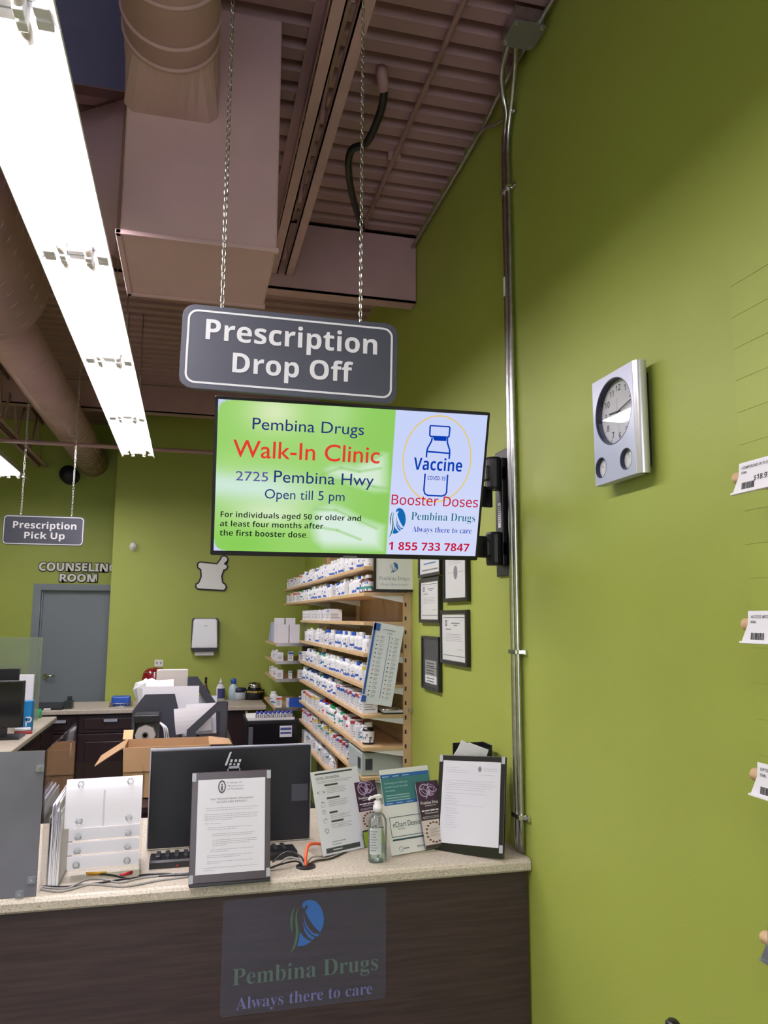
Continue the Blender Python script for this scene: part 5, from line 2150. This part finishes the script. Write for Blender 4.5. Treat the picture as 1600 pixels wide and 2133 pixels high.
put_box('medicine_carton', 'tall white carton, left of two on the deep bay top shelf', 'carton', -.425, -.325, 7.1, 7.2, 1.528, 1.70, M_paper)
put_box('medicine_carton', 'tall white carton, right of two on the deep bay top shelf', 'carton', -.318, -.225, 7.1, 7.2, 1.528, 1.70, M_paper)
put_box('medicine_carton', 'white carton standing behind and above the left tall carton', 'carton', -.43, -.345, 7.3, 7.4, 1.528, 1.76, M_paper)
put_box('medicine_carton', 'white carton standing behind and above the right tall carton', 'carton', -.33, -.24, 7.3, 7.4, 1.528, 1.76, M_paper)
o = MB().add([(-.43, 7.62, 1.528), (-.43, 7.92, 1.528), (-.43, 7.68, 1.72), (-.37, 7.62, 1.528), (-.37, 7.92, 1.528), (-.37, 7.68, 1.72)], [(2, 1, 0), (3, 4, 5), (0, 1, 4, 3), (1, 2, 5, 4), (2, 0, 3, 5)]).build('paper_envelope', mat('pale_blue_print', (176, 190, 214), .6))
tag(o, 'pale blue printed pouch at the back left of the deep bay', 'pouch')
rnd = random.Random(5)
for si, (zz, items) in enumerate(((1.367, ['c3', 'c1', 'c1', 'w1', 'c3', 'w3']), (1.208, ['c3', 'c7', 'c3', 'lr', 'c3', 'lr', 'c7']), (.953, ['c5', 'c3', 'lg', 'lg', 'w2', 'lg']))):
    k = 0
    for j, key in enumerate(items):
        if j < 3:
            x, y = -.40+j*.10, 7.15
            lab = '%s, %s of front row on deep bay %s shelf' % (PROTO[key][1], ('left', 'middle', 'right')[j], ('second', 'third', 'lowest')[si])
        else:
            x, y = -.405, 7.30+.17*(j-3)
            lab = '%s, %s on left side of deep bay %s shelf' % (PROTO[key][1], ('nearest', 'second', 'third', 'fourth')[j-3], ('second', 'third', 'lowest')[si])
        put(key, x, y, zz+.0005, lab, 'medicines in the deep bay', 1.57 if key[0] == 'c' else 0)
put_box('medicine_carton', 'black carton at the right of the deep bay second shelf', 'carton', -.19, -.09, 7.11, 7.2, 1.368, 1.50, M_black)
o = put_box('medicine_box', 'blue and yellow printed box on the deep bay lowest shelf', 'box', -.44+.13, -.44+.30, 7.085, 7.10, .955, 1.04, M_blue)
put_box('vaccine_tray', 'long white tray on the deep bay third shelf', 'tray', -.17, -.05, 7.1, 7.5, 1.209, 1.27, M_paper)

# black under-counter cabinet with vial tray
t = thing('black_cabinet', 'small black cabinet in front of the deep shelf bay', 'cabinet', loc(-.50, 6.7, 0))
MB().box(-.23, .20, -.22, .25, .02, .925).build('cabinet_body', M_black, t, bevel=.006)
MB().box(-.215, .185, -.232, -.222, .05, .90).build('cabinet_door', mat('glossy_black', (18, 18, 24), .18), t, bevel=.004)
MB().box(-.215, -.18, -.236, -.232, .15, .88).build('door_handle', mat('dark_grey_strip', (90, 90, 96), .4), t)
lq = onp(FR((-.5, 6.468, 0), (1, 0, 0), (0, 0, 1)), 583, 1512)
m = MB().box(lq[0], lq[0]+.10, -.2345, -.232, lq[1]-.09, lq[1])
m.build('notice_label', M_paper, t)
MB().box(lq[0]+.005, lq[0]+.095, -.2355, -.2345, lq[1]-.065, lq[1]-.05).box(lq[0]+.005, lq[0]+.095, -.2355, -.2345, lq[1]-.035, lq[1]-.015).build('label_print', mat('label_navy', (70, 86, 140), .5), t)
t = thing('vial_tray', 'white tray on top of the black cabinet', 'tray', loc(-.52, 6.62, .926))
MB().box(-.20, .18, -.13, .12, 0, .006).box(-.20, .18, -.134, -.13, 0, .02).box(-.20, .18, .12, .124, 0, .03).build('tray_body', M_wplastic, t)
proto = None
for r_ in range(2):
    for k in range(9):
        if proto is None:
            m = MB()
            m.sm = True
            m.lathe([(0, 0), (.013, 0), (.013, .035), (.008, .040), (.008, .044)], 12)
            proto = m.build('vial', clear('vial_glass', haze=.3))
            m = MB()
            m.sm = True
            m.lathe([(.011, .042), (.011, .056), (0, .056)], 12)
            m.build('vial_cap', mat('vial_blue', (40, 52, 176), .35), proto)
            v = proto
        else:
            v = dup(proto)
        v.location = (-.64+k*.035, 6.53+r_*.05, .9325)
        tag(v, 'blue capped vial, %s from the left in the %s row' % ('first' if k == 0 else ORD[k], ('front', 'back')[r_]), 'vial', 'blue capped vials in the white tray')

# ------------------------------------------------------------------ back counter and its cabinets
BL, BR_ = P(80, 1478, y=7.65).x, -.46
t = thing('back_counter', 'long beige countertop along the back wall', 'countertop', loc(-1.7, 8.0, .915))
w = wmb(t)
w.box(BL, BR_, 7.65, 8.38, .875, .915)
w.build('worktop', M_counter, t, bevel=.006)
xs = [BL+.02, -2.18, -1.60, -1.02]
for k in range(3):
    xa, xb = xs[k]+.003, xs[k+1]-.003
    t = thing('base_cabinet', 'dark cherry base cabinet, %s from the left under the back counter' % ('first', 'second', 'third')[k], 'cabinet', loc((xa+xb)/2, 7.72, 0), 'dark base cabinets')
    W = xb-xa
    MB().box(-W/2, W/2, 0, .62, .08, .873).build('carcass', M_dkwood, t)
    dr = MB().box(-W/2+.01, W/2-.01, -.02, -.001, .70, .862).build('drawer', M_dkwood, t, bevel=.004)
    MB().box(-W/2+.05, W/2-.05, -.028, -.02, .73, .83).build('drawer_panel', M_dkwood, dr, bevel=.006)
    MB().box(-.07, .07, -.05, -.04, .80, .825).box(-.07, -.06, -.05, -.02, .80, .825).box(.06, .07, -.05, -.02, .80, .825).build('handle', M_silver, dr)
    do = MB().box(-W/2+.01, W/2-.01, -.02, -.001, .1, .69).build('cabinet_door', M_dkwood, t, bevel=.004)
    MB().box(-W/2+.07, W/2-.07, -.03, -.02, .17, .62).build('door_panel', M_dkwood, do, bevel=.01)
    MB().tube([(W/2-.04, -.045, .5), (W/2-.04, -.045, .62)], .006, 8).build('handle', M_silver, do)
tp_ = P(513, 1500, y=7.68)
put_box('end_panel', 'narrow light wood end panel standing under the back counter', 'panel', tp_.x-.012, tp_.x+.012, 7.68, 8.3, .02, .874, M_wood)
put_box('drawer_unit', 'dark drawer unit left of the light wood end panel', 'cabinet', -1.018, tp_.x-.014, 7.72, 8.3, .05, .873, M_dkwood)

# things on the back counter


def blathe(name, label, cat, px, pyb, prof, m_, y=None, cap=None, capm=None, group=None):
    p_ = P(px, pyb, z=.915) if y is None else P(px, pyb, y=y)
    p_.z = .9155
    p_.y = min(max(p_.y, 7.72), 8.25)
    p_.x = P(px, pyb, y=p_.y).x
    t_ = thing(name, label, cat, loc(*p_), group)
    m2 = MB()
    m2.sm = True
    m2.lathe(prof, 20)
    m2.build('body', m_, t_)
    if cap:
        m2 = MB()
        m2.sm = True
        m2.lathe(cap, 16)
        m2.build('cap', capm, t_)
    return t_


blathe('spray_bottle', 'dark brown bottle with thin neck on the back counter', 'bottle', 428, 1447, [(0, 0), (.045, 0), (.045, .08), (.02, .12), (.012, .16), (.012, .18)], mat('dark_brown_glass', (86, 58, 52), .3), cap=[(.014, .175), (.010, .21), (.016, .215), (.010, .235), (0, .235)], capm=M_black)
t = blathe('squeeze_bottle', 'white squeeze bottle with navy label on the back counter', 'bottle', 459, 1447, [(0, 0), (.045, 0), (.045, .13), (.03, .155), (.018, .165), (.018, .17)], M_hdpe, cap=[(.02, .168), (.016, .19), (.007, .20), (.005, .22), (0, .22)], capm=M_hdpe)
m = MB()
vs = [(.0455*math.cos(a), .0455*math.sin(a), zz) for zz in (.02, .12) for a in [math.radians(230+10*k) for k in range(12)]]
m.add(vs, [(i, i+1, 13+i, 12+i) for i in range(11)])
m.build('label', mat('navy_label', (54, 60, 110), .5), t)
blathe('spray_bottle', 'clear bottle with a blue cap on the back counter', 'bottle', 486, 1448, [(0, 0), (.05, 0), (.05, .11), (.04, .14), (.022, .16), (.022, .17)], mat('frosted_pale_blue', (190, 212, 222), .3), cap=[(.027, .165), (.027, .205), (.02, .215), (0, .215)], capm=M_blue)
blathe('glass_jar', 'round jar with a dark blue lid on the back counter', 'jar', 499, 1451, [(0, 0), (.062, 0), (.07, .02), (.07, .07), (.062, .08)], mat('pale_jar', (180, 190, 196), .25), cap=[(.066, .078), (.066, .115), (.06, .12), (0, .12)], capm=mat('navy_lid', (32, 38, 66), .4))
t = blathe('steel_tin', 'squat black dish with a yellow band holding a steel cup on the back counter', 'dish', 530, 1449, [(0, 0), (.095, 0), (.105, .06), (.105, .10)], M_black, cap=[(.106, .075), (.106, .09), (.10, .092), (.10, .07)], capm=mat('yellow_band', (200, 176, 60), .5))
m = MB()
m.sm = True
m.lathe([(0, .1), (.07, .1), (.07, .17), (.066, .17), (.066, .11)], 20)
m.build('steel_cup', M_chrome, t)
ap = P(322, 1430, y=8.15)
t = thing('jar_with_lid', 'dark red rounded appliance with a chrome band behind the papers', 'appliance', loc(ap.x, 8.12, .9155))
m = MB()
m.sm = True
m.lathe([(0, 0), (.12, 0), (.125, .02), (.125, .24), (.11, .31), (.07, .34), (0, .35)], 28)
m.build('body', mat('dark_red_gloss', (128, 18, 30), .2), t)
m = MB()
m.sm = True
m.lathe([(.09, .325), (.113, .306), (.115, .302), (.09, .318)], 28)
m.build('chrome_band', M_chrome, t)
t = thing('electronic_scale', 'black low terminal with raised display on the back counter', 'scale', loc(P(112, 1464, y=7.85).x, 7.80, .9155))
MB().add([(x, y_, z_) for x in (-.15, .10) for y_, z_ in ((-.10, 0), (-.10, .02), (.12, .05), (.12, 0))], [(0, 1, 2, 3), (7, 6, 5, 4), (0, 4, 5, 1), (1, 5, 6, 2), (2, 6, 7, 3), (3, 7, 4, 0)]).build('base', M_black, t, bevel=.004)
MB().box(.10, .17, -.04, .10, 0, .07).box(.12, .16, .02, .06, .07, .11).build('side_unit', mat('dark_green_black', (34, 48, 46), .4), t, bevel=.004)
MB().box(-.06, .0, -.1015, -.1, .004, .017).build('sticker', M_paper, t)
wr = P(252, 1462, y=7.9)
t = thing('wire_basket', 'small wire tray under the blue packet on the back counter', 'tray', loc(wr.x, 7.92, .9155))
m = MB()
for zz in (.004, .03):
    m.tube([(-.10, -.08, zz), (.10, -.08, zz), (.10, .08, zz), (-.10, .08, zz)], .004, 6, True)
for k in range(7):
    xx = -.1+k*.2/6
    m.tube([(xx, -.08, .03), (xx, -.08, .004), (xx, .08, .004), (xx, .08, .03)], .002, 5)
m.build('wire', M_galv, t)
o = MB(loc(wr.x, 7.92, .921)).box(-.085, .085, -.06, .06, 0, .09).build('wipes_packet', M_blue, None, .015)
tag(o, 'bright blue wipes packet lying in the wire tray', 'packet')

# emblem, dispenser, sensor, outlet on the emblem wall


def c7(x, y):
    return (380+x/4, 1150+y/4)


EY = 8.4
Me = FR((P(440, 1195, y=EY-.02).x, EY-.02, P(440, 1195, y=EY-.02).z), (1, 0, 0), (0, 0, 1))
pol = [(135, 96), (150, 89), (290, 104), (322, 62), (328, 45), (345, 37), (364, 43), (373, 60), (366, 78), (350, 90), (344, 102), (362, 108), (371, 122), (362, 138), (340, 146), (322, 200), (330, 258), (352, 272), (360, 292), (346, 314), (132, 302), (118, 290), (120, 270), (140, 260), (163, 205), (158, 142), (138, 130), (131, 112)]
pol = [onp(Me, *c7(*p)) for p in pol]
pol = pol[::-1]
t = thing('mortar_emblem', 'white mortar and pestle wall emblem with black outline', 'emblem', Me)
MB().prism(pol, .0, .012).build('emblem_face', M_wplastic, t)


def grow(poly, d):
    out = []
    n_ = len(poly)
    for i in range(n_):
        a_, b_, c_ = Vector(poly[i-1]), Vector(poly[i]), Vector(poly[(i+1) % n_])
        e1, e2 = (b_-a_).normalized(), (c_-b_).normalized()
        nn = Vector((e1.y, -e1.x))+Vector((e2.y, -e2.x))
        nn = nn.normalized()
        k_ = 1/max(.6, nn.dot(Vector((e1.y, -e1.x))))
        out.append((b_.x+nn.x*d*k_, b_.y+nn.y*d*k_))
    return out


area = sum(pol[i-1][0]*pol[i][1]-pol[i][0]*pol[i-1][1] for i in range(len(pol)))
MB().prism(grow(pol, .016 if area > 0 else -.016), -.018, -.001).build('emblem_outline', M_ink, t)

p0, p1 = P(401, 1287, y=8.26), P(453, 1357, y=8.26)
t = thing('towel_dispenser', 'white paper towel dispenser with black base on the emblem wall', 'dispenser', FR(((p0.x+p1.x)/2, 8.26, (p0.z+p1.z)/2), (1, 0, 0), (0, 0, 1)))
W, H = p1.x-p0.x, p0.z-p1.z
MB().prism(rrect(0, 0, W+.012, H, .03), -.138, -.05).build('back_case', M_black, t)
m = MB().prism([(-W*.5, -H*.40), (W*.5, -H*.40), (W*.46, H*.42), (W*.40, H*.48), (-W*.40, H*.48), (-W*.46, H*.42)], -.05, .0)
m.build('cover', mat('glossy_white', (226, 228, 230), .12), t, bevel=.012, seg=3)
MB().box(-W*.5, W*.5, -H*.5, -H*.405, -.06, -.004).build('lower_trim', M_black, t, bevel=.004)
MB().box(-W*.36, W*.36, -H*.62, -H*.49, -.05, -.047).build('paper_towel', M_paper, t)
MB().stroke([(-W*.05, H*.25), (0, H*.28), (W*.06, H*.25), (W*.1, H*.27)], .006, .0006).build('cover_mark', M_midgrey, t)
mp = P(277, 1138, y=EY-.03)
t = thing('motion_sensor', 'small white motion sensor on the emblem wall', 'sensor', FR((mp.x, EY-.001, mp.z), (1, 0, 0), (0, 0, 1)))
m = MB()
m.sm = True
m.lathe([(.034, 0), (.036, .01), (.032, .03), (.018, .042), (0, .045)], 20, sy=1.35)
m.build('housing', M_wplastic, t)
m = MB(Matrix.Translation((0, -.012, .041)) @ Matrix.Diagonal((1, 1, .4, 1)))
m.sm = True
m.lathe([(.018, 0), (.014, .01), (0, .014)], 14)
m.build('lens', mat('sensor_lens', (205, 204, 198), .25), t)
op = P(331, 1381, y=EY)
t = thing('wall_outlet', 'white outlet plate above the dark red appliance', 'outlet', FR((op.x, EY-.001, op.z), (1, 0, 0), (0, 0, 1)))
MB().prism(rrect(0, 0, .085, .07, .006, 3), 0, .006).build('plate', M_wplastic, t)
MB().box(-.026, -.014, -.012, .012, .006, .0066).box(.014, .026, -.012, .012, .006, .0066).build('slots', M_midgrey, t)

# counseling room lettering over the door
Ml = FR((P(160, 1190, y=DY-.02).x, DY-.004, P(160, 1190, y=DY-.02).z), (1, 0, 0), (0, 0, 1))
t = thing('wall_lettering', 'white COUNSELING ROOM letters with dark outline above the grey door', 'lettering', Ml)
L1 = ('COUNSELING', c4(290, 1202), c4(862, 1215), c4(290, 1142))
L2 = ('ROOM', c4(442, 1284), c4(718, 1288), c4(442, 1228))
m = MB()
for s_ in (L1, L2):
    m.tline(Ml, s_[0], s_[1], s_[2], s_[3], 'b', .012, .012, .012)
m.build('letters', M_wplastic, t)
m = MB()
for s_ in (L1, L2):
    a, b, c = onp(Ml, *s_[1]), onp(Ml, *s_[2]), onp(Ml, *s_[3])
    g = .010
    m.text(s_[0], a[0]-g, (a[1]+b[1])/2-g, b[0]-a[0]+2*g, c[1]-a[1]+2*g, 'b', .055, .0, .010)
m.build('letter_outline', M_ink, t)

# ------------------------------------------------------------------ left peninsula counter
pe = P(118, 1492, z=.915)
pn = P(28, 1562, z=.915)
PX = (pe.x+pn.x)/2
t = thing('side_counter', 'beige side counter at the left edge running towards the back', 'counter', loc(PX-.4, 6.2, 0))
w = wmb(t)
w.box(PX-.8, PX, 4.6, 7.22, .875, .915)
w.build('worktop', M_counter, t, bevel=.008)
w = wmb(t)
w.box(PX-.78, PX-.03, 4.65, 7.2, .02, .874)
w.build('cabinet_base', M_dkwood, t)
w = wmb(t)
for k in range(4):
    ya = 4.68+k*.63
    w.box(PX-.03, PX-.014, ya, ya+.6, .70, .86)
    w.box(PX-.03, PX-.014, ya, ya+.6, .10, .68)
w.build('drawer_fronts', M_dkwood, t, bevel=.005)
gx = P(90, 1327, y=7.0)
t = thing('glass_screen', 'tall hazy glass screen standing on the left side counter', 'screen', loc(gx.x, 7.0, .915))
w = wmb(t)
w.box(-3.3, gx.x, 6.998, 7.004, .917, gx.z)
w.build('glass_pane', M_frost2, t)
w = wmb(t)
w.box(gx.x-.2, gx.x-.15, 6.985, 7.015, .9155, .95)
w.build('pane_foot', M_galv, t)
MYL = 6.0
q = P(52, 1418, y=MYL), P(50, 1515, y=MYL)
t = thing('computer_monitor', 'black monitor at the left edge on the side counter', 'monitor', loc(q[0].x-.3, MYL, .9155))
w = wmb(t)
w.box(-2.95, q[0].x, MYL, MYL+.04, q[1].z, q[0].z)
w.build('display', M_black, t, bevel=.004)
w = wmb(t)
w.box(-2.93, q[0].x-.012, MYL-.0015, MYL, q[1].z+.015, q[0].z-.012)
w.build('dark_screen', mat('dark_glossy_screen', (16, 17, 24), .12), t)
w = wmb(t)
w.box(q[0].x-.16, q[0].x-.10, MYL+.01, MYL+.04, .93, q[1].z+.05).box(q[0].x-.30, q[0].x+.0, MYL-.08, MYL+.14, .9155, .93)
w.build('stand', M_black, t)
q = P(40, 1393, y=6.7)
put_box('computer_monitor', 'second black monitor behind the left one, just its top showing', 'monitor', -3.2, q.x, 6.7, 6.76, 1.05, q.z, M_black)
o = bpy.data.objects[-1] if False else None
q = P(74, 1405, y=6.5), P(52, 1460, y=6.5)
put_box('paper_box', 'white paper box standing right of the left monitor', 'box', q[1].x-.05, q[0].x-.01, 6.5, 6.53, .9155, q[0].z, M_paper)
q = P(67, 1461, y=6.3), P(52, 1500, y=6.3)
t = thing('tissue_box', 'bright blue box with white letter on the left side counter', 'box', loc(q[0].x-.06, 6.3, .9155))
w = wmb(t)
w.box(q[1].x-.06, q[0].x, 6.3, 6.4, .9155, q[0].z)
w.build('box_body', mat('cyan_blue', (22, 130, 190), .5), t)
w = wmb(t)
w.T = w.T @ FR((q[1].x+.006, 6.2985, .9155+.06), (1, 0, 0), (0, 0, 1))
w.ringflat(circ(.02, .03, .022, 20), circ(.02, .03, .012, 20))
w.rect(-.002, .008, -.02, .05)
w.build('letter_print', M_paper, t)
q = P(72, 1497, z=.915)
m = MB(loc(q.x, q.y+.05, .9155))
m.sm = True
m.lathe([(.02, 0), (.045, 0), (.045, .07), (.02, .07), (.02, 0)], 20)
tag(m.build('tape_roll', M_green), 'green tape roll beside the bright blue box', 'tape')
q = P(48, 1529, z=.915)
t = thing('stapler', 'red stapler with clear holder on the left side counter', 'stapler', loc(q.x, q.y, .9155, .2))
MB().box(-.06, .06, -.02, .02, 0, .02).build('base', M_red, t, bevel=.004)
MB().box(-.06, .05, -.018, .018, .024, .045).build('arm', M_wplastic, t, bevel=.006)

# ------------------------------------------------------------------ work desk in the middle
t = thing('work_desk', 'dark work desk behind the front counter carrying the cardboard box', 'desk', loc(-1.3, 5.2, 0))
MB().box(-.42, .42, -.45, .12, .655, .685).build('desk_top', M_dkwood, t)
MB().box(-.40, .40, -.43, .10, .02, .655).build('desk_base', M_dkwood, t)
t = thing('work_island', 'raised dark work island holding the file holders', 'desk', loc(-1.3, 6.0, 0))
MB().box(-.31, .40, -.66, .55, .885, .915).build('island_top', M_dkwood, t)
MB().box(-.29, .38, -.64, .53, .02, .885).build('island_base', M_dkwood, t)

# cardboard box
q = [P(256, 1561, z=.98), P(437, 1548, z=.98), P(432, 1528, z=.98), P(264, 1540, z=.98)]
bx0, bx1, by0, by1 = q[0].x, q[1].x, 4.97, 5.31
t = thing('cardboard_box', 'open brown cardboard box with flaps behind the black monitor', 'box', loc((bx0+bx1)/2, (by0+by1)/2, .686))
w = wmb(t)
zb0, zr = .6865, .985
for a_ in ((bx0, bx1, by0, by0+.005), (bx0, bx1, by1-.005, by1), (bx0, bx0+.005, by0, by1), (bx1-.005, bx1, by0, by1)):
    w.box(*a_, zb0, zr)
w.box(bx0, bx1, by0, by1, zb0, zb0+.005)
w.build('box_body', M_card, t)


def flap(pts, nm, mm=M_card):
    w_ = wmb(t)
    nrm = (Vector(pts[1])-Vector(pts[0])).cross(Vector(pts[2])-Vector(pts[0])).normalized()*.004
    w_.add([Vector(p) for p in pts]+[Vector(p)+nrm for p in pts], [(0, 1, 2, 3), (7, 6, 5, 4), (0, 4, 5, 1), (1, 5, 6, 2), (2, 6, 7, 3), (3, 7, 4, 0)])
    w_.build(nm, mm, t)


fq = P(198, 1597, y=by0), P(209, 1573, y=by1)
flap([(bx0, by0, zr), (bx0, by1, zr), (bx0-.155, by1+.01, zr-.10), (bx0-.155, by0-.01, zr-.10)], 'flap')
flap([(bx1, by0, zr), (bx1+.13, by0, zr+.0), (bx1+.13, by1, zr-.02), (bx1, by1, zr)], 'flap')
flap([(bx0-.03, by1, zr), (bx0-.03, by1+.06, zr+.05), (bx0+.03, by1+.06, zr+.05), (bx0+.03, by1, zr)], 'flap', mat('pale_cardboard', (214, 180, 130), .75))
flap([(bx0, by0, zr), (bx0+.005, by0-.006, zr-.14), (bx1, by0-.006, zr-.14), (bx1, by0, zr)], 'flap')

# file holders: two slanted side panels with a cut-out, joined by spine and floor


def magazine_file(label, M, H=.30, D=.25, T=.10, rev=False):
    t_ = thing('magazine_file', label, 'file holder', M, 'charcoal magazine files')
    outer = [(0, 0), (D, 0), (D, H), (D*.72, H), (0, H*.36)]
    cut = [(D*.30, H*.10), (D*.84, H*.10), (D*.84, H*.80), (D*.74, H*.80), (D*.22, H*.30)]
    for nm, zz in (('side_panel', 0), ('side_panel', -T)):
        m_ = MB()
        m_.frame(outer, cut, zz-.004, zz)
        m_.build(nm, M_charcoal, t_)
    m_ = MB().box(D-.004, D, 0, H, -T, -.004).box(0, D, 0, .004, -T, -.004).box(0, .004, 0, H*.36, -T, -.004)
    m_.build('spine_and_floor', M_charcoal, t_)
    return t_


IZ = .916


def sheet(label, M, w_, h_, group='loose papers on the island', m_=M_paper, bow=.01):
    mb_ = MB(M)
    vs_, n_ = [], 7
    for i in range(n_):
        v_ = i/(n_-1)
        for s_ in (0, 1):
            vs_.append((w_*s_, h_*v_, bow*math.sin(v_*math.pi)+(.0016 if False else 0)))
    b_ = [(x, y, z-.002) for x, y, z in vs_]
    f_ = [(2*i, 2*i+1, 2*i+3, 2*i+2) for i in range(n_-1)]
    k_ = len(vs_)
    mb_.add(vs_+b_, f_+[(c+k_, b2_+k_, a_+k_, d_+k_) if False else (d_+k_, c+k_, b2_+k_, a_+k_) for a_, b2_, c, d_ in f_])
    o_ = mb_.build('paper_sheets', m_)
    return tag(o_, label, 'paper', group)


# front right file, side facing the camera
pA = P(398, 1538, y=5.42)
Mf = FR((pA.x-.03, 5.44, IZ), (1, -.12, 0), (0, 0, 1))
magazine_file('charcoal magazine file in front at the right of the island', Mf, .27, .26, .12)
sheet('white sheets leaning out of the front right magazine file', FR((pA.x-.10, 5.50, IZ+.06), (1, -.1, .12), (-.1, 0, 1)), .24, .17)
sheet('second white stack in the front right magazine file', FR((pA.x-.03, 5.535, IZ+.05), (1, -.1, .05), (-.05, 0, 1)), .20, .205)
# left file, solid back to the camera
pB = P(275, 1530, y=5.6)
t = thing('magazine_file', 'charcoal magazine file behind the label printer at the left of the island', 'file holder', FR((pB.x+.02, 5.66, IZ), (1, 0, 0), (0, 0, 1)), 'charcoal magazine files')
MB().prism([(-.03, 0), (.31, 0), (.30, .13), (.25, .315), (.05, .315), (-.03, .2)], -.004, 0).build('side_panel', M_charcoal, t)
MB().prism([(-.03, 0), (.31, 0), (.30, .13), (.25, .315), (.05, .315), (-.03, .2)], -.10, -.096).build('side_panel', M_charcoal, t)
MB().box(-.03, .31, 0, .004, -.096, -.004).build('floor_panel', M_charcoal, t)
sheet('white papers standing behind the left magazine file', FR((pB.x+.05, 5.70, IZ+.02), (1, 0, 0), (0, 0, 1)), .385, .345, bow=.004)
# rear right file, leaning
pC = P(392, 1500, y=6.05)
Mr = FR((pC.x+.245, 6.1, IZ), (-1, 0, 0), (0, 0, 1))
t = magazine_file('charcoal magazine file at the rear right of the island, slanting down to the right', Mr, .40, .26, .1)
sheet('white papers inside the rear right magazine file', FR((pC.x+.02, 6.155, IZ+.01), (1, 0, 0), (0, 0, 1)), .19, .24, bow=.003)
# white heap at the back
pD = P(330, 1440, y=6.35)
t = thing('paper_tray', 'beige file box standing behind the papers', 'box', loc(pD.x+.09, 6.36, IZ))
MB().box(-.11, .13, 0, .08, 0, .435).build('box_body', mat('beige_box', (216, 208, 200), .65), t, bevel=.003)
MB().box(-.10, .12, .004, .076, .435, .437).build('box_top', M_paper, t)
pE = P(300, 1440, y=6.2)
mb = MB()
rr = random.Random(9)
base = []
N_ = 10
for j in range(6):
    for i in range(N_):
        a_ = 2*math.pi*i/N_
        rad_ = (.075, .08, .095, .10, .09, .03)[j]*(1+rr.uniform(-.14, .14))
        base.append((rad_*math.cos(a_), rad_*.6*math.sin(a_), (.0, .10, .22, .31, .36, .38)[j]+rr.uniform(-.012, .012)*(j > 0)))
mb.T = loc(pE.x+.035, 6.16, IZ)
mb.add(base, [(j*N_+i, j*N_+(i+1) % N_, (j+1)*N_+(i+1) % N_, (j+1)*N_+i) for j in range(5) for i in range(N_)]+[tuple(range(5*N_, 6*N_)), tuple(range(N_-1, -1, -1))])
tag(mb.build('plastic_bag', mat('white_bag', (228, 228, 230), .4)), 'crumpled white plastic bag behind the charcoal files', 'bag')
sheet('white folded sheets lying over the crumpled bag', FR((pE.x+.02, 6.02, IZ+.30), (1, 0, .05), (0, .75, .35)), .2, .16, bow=.02)

# label printer with paper roll
pF = P(277, 1534, y=5.40), P(330, 1534, y=5.40)
t = thing('label_printer', 'label printer with a white roll in clear housing on the island', 'printer', FR(((pF[0].x+pF[1].x)/2, 5.40, IZ), (1, 0, 0), (0, 1, 0)))
W = pF[1].x-pF[0].x
MB().box(-W/2, W/2, 0, .17, .155, .205).build('top_housing', M_black, t, bevel=.004)
MB().box(-W/2+.006, W/2-.006, .01, .16, .203, .209).build('top_tray', mat('dark_tray', (52, 54, 58), .4), t)
m = MB()
m.prism([(-W/2, 0), (W/2-.02, 0), (W/2-.02, .004), (-W/2, .004)], 0, .15)
m.build('front_window', M_clear, t)
m = MB().box(-W/2, W/2, .12, .17, 0, .15).box(-W/2, -W/2+.006, 0, .12, 0, .15)
m.build('rear_housing', mat('grey_printer', (120, 118, 116), .5), t)
m = MB(Matrix.Translation((-.005, .055, .075)) @ Matrix.Rotation(math.pi/2, 4, 'X'))
m.lathe([(.02, -.04), (.066, -.04), (.066, .04), (.02, .04), (.02, -.04)], 8)
m.build('paper_roll', mat('roll_paper', (214, 210, 204), .7), t)
m = MB(Matrix.Translation((-.005, .012, .075)) @ Matrix.Rotation(math.pi/2, 4, 'X'))
m.lathe([(.014, 0), (.022, 0), (.022, .004), (.014, .004), (.014, 0)], 20)
m.build('roll_core', M_midgrey, t)
m = MB()
for k in range(3):
    m.tube(spline([(W/2+.005, .02+.02*k, .15), (W/2+.03+.01*k, .01, .12), (W/2+.04+.012*k, .02, .06), (W/2+.05+.015*k, .03, .004)], 5), .004, 6)
m.build('paper_strips', M_paper, t)

for k_ in PROTO:
    if k_ not in USED:
        r_ = PROTO[k_][0]
        for c_ in list(r_.children):
            bpy.data.objects.remove(c_)
        bpy.data.objects.remove(r_)
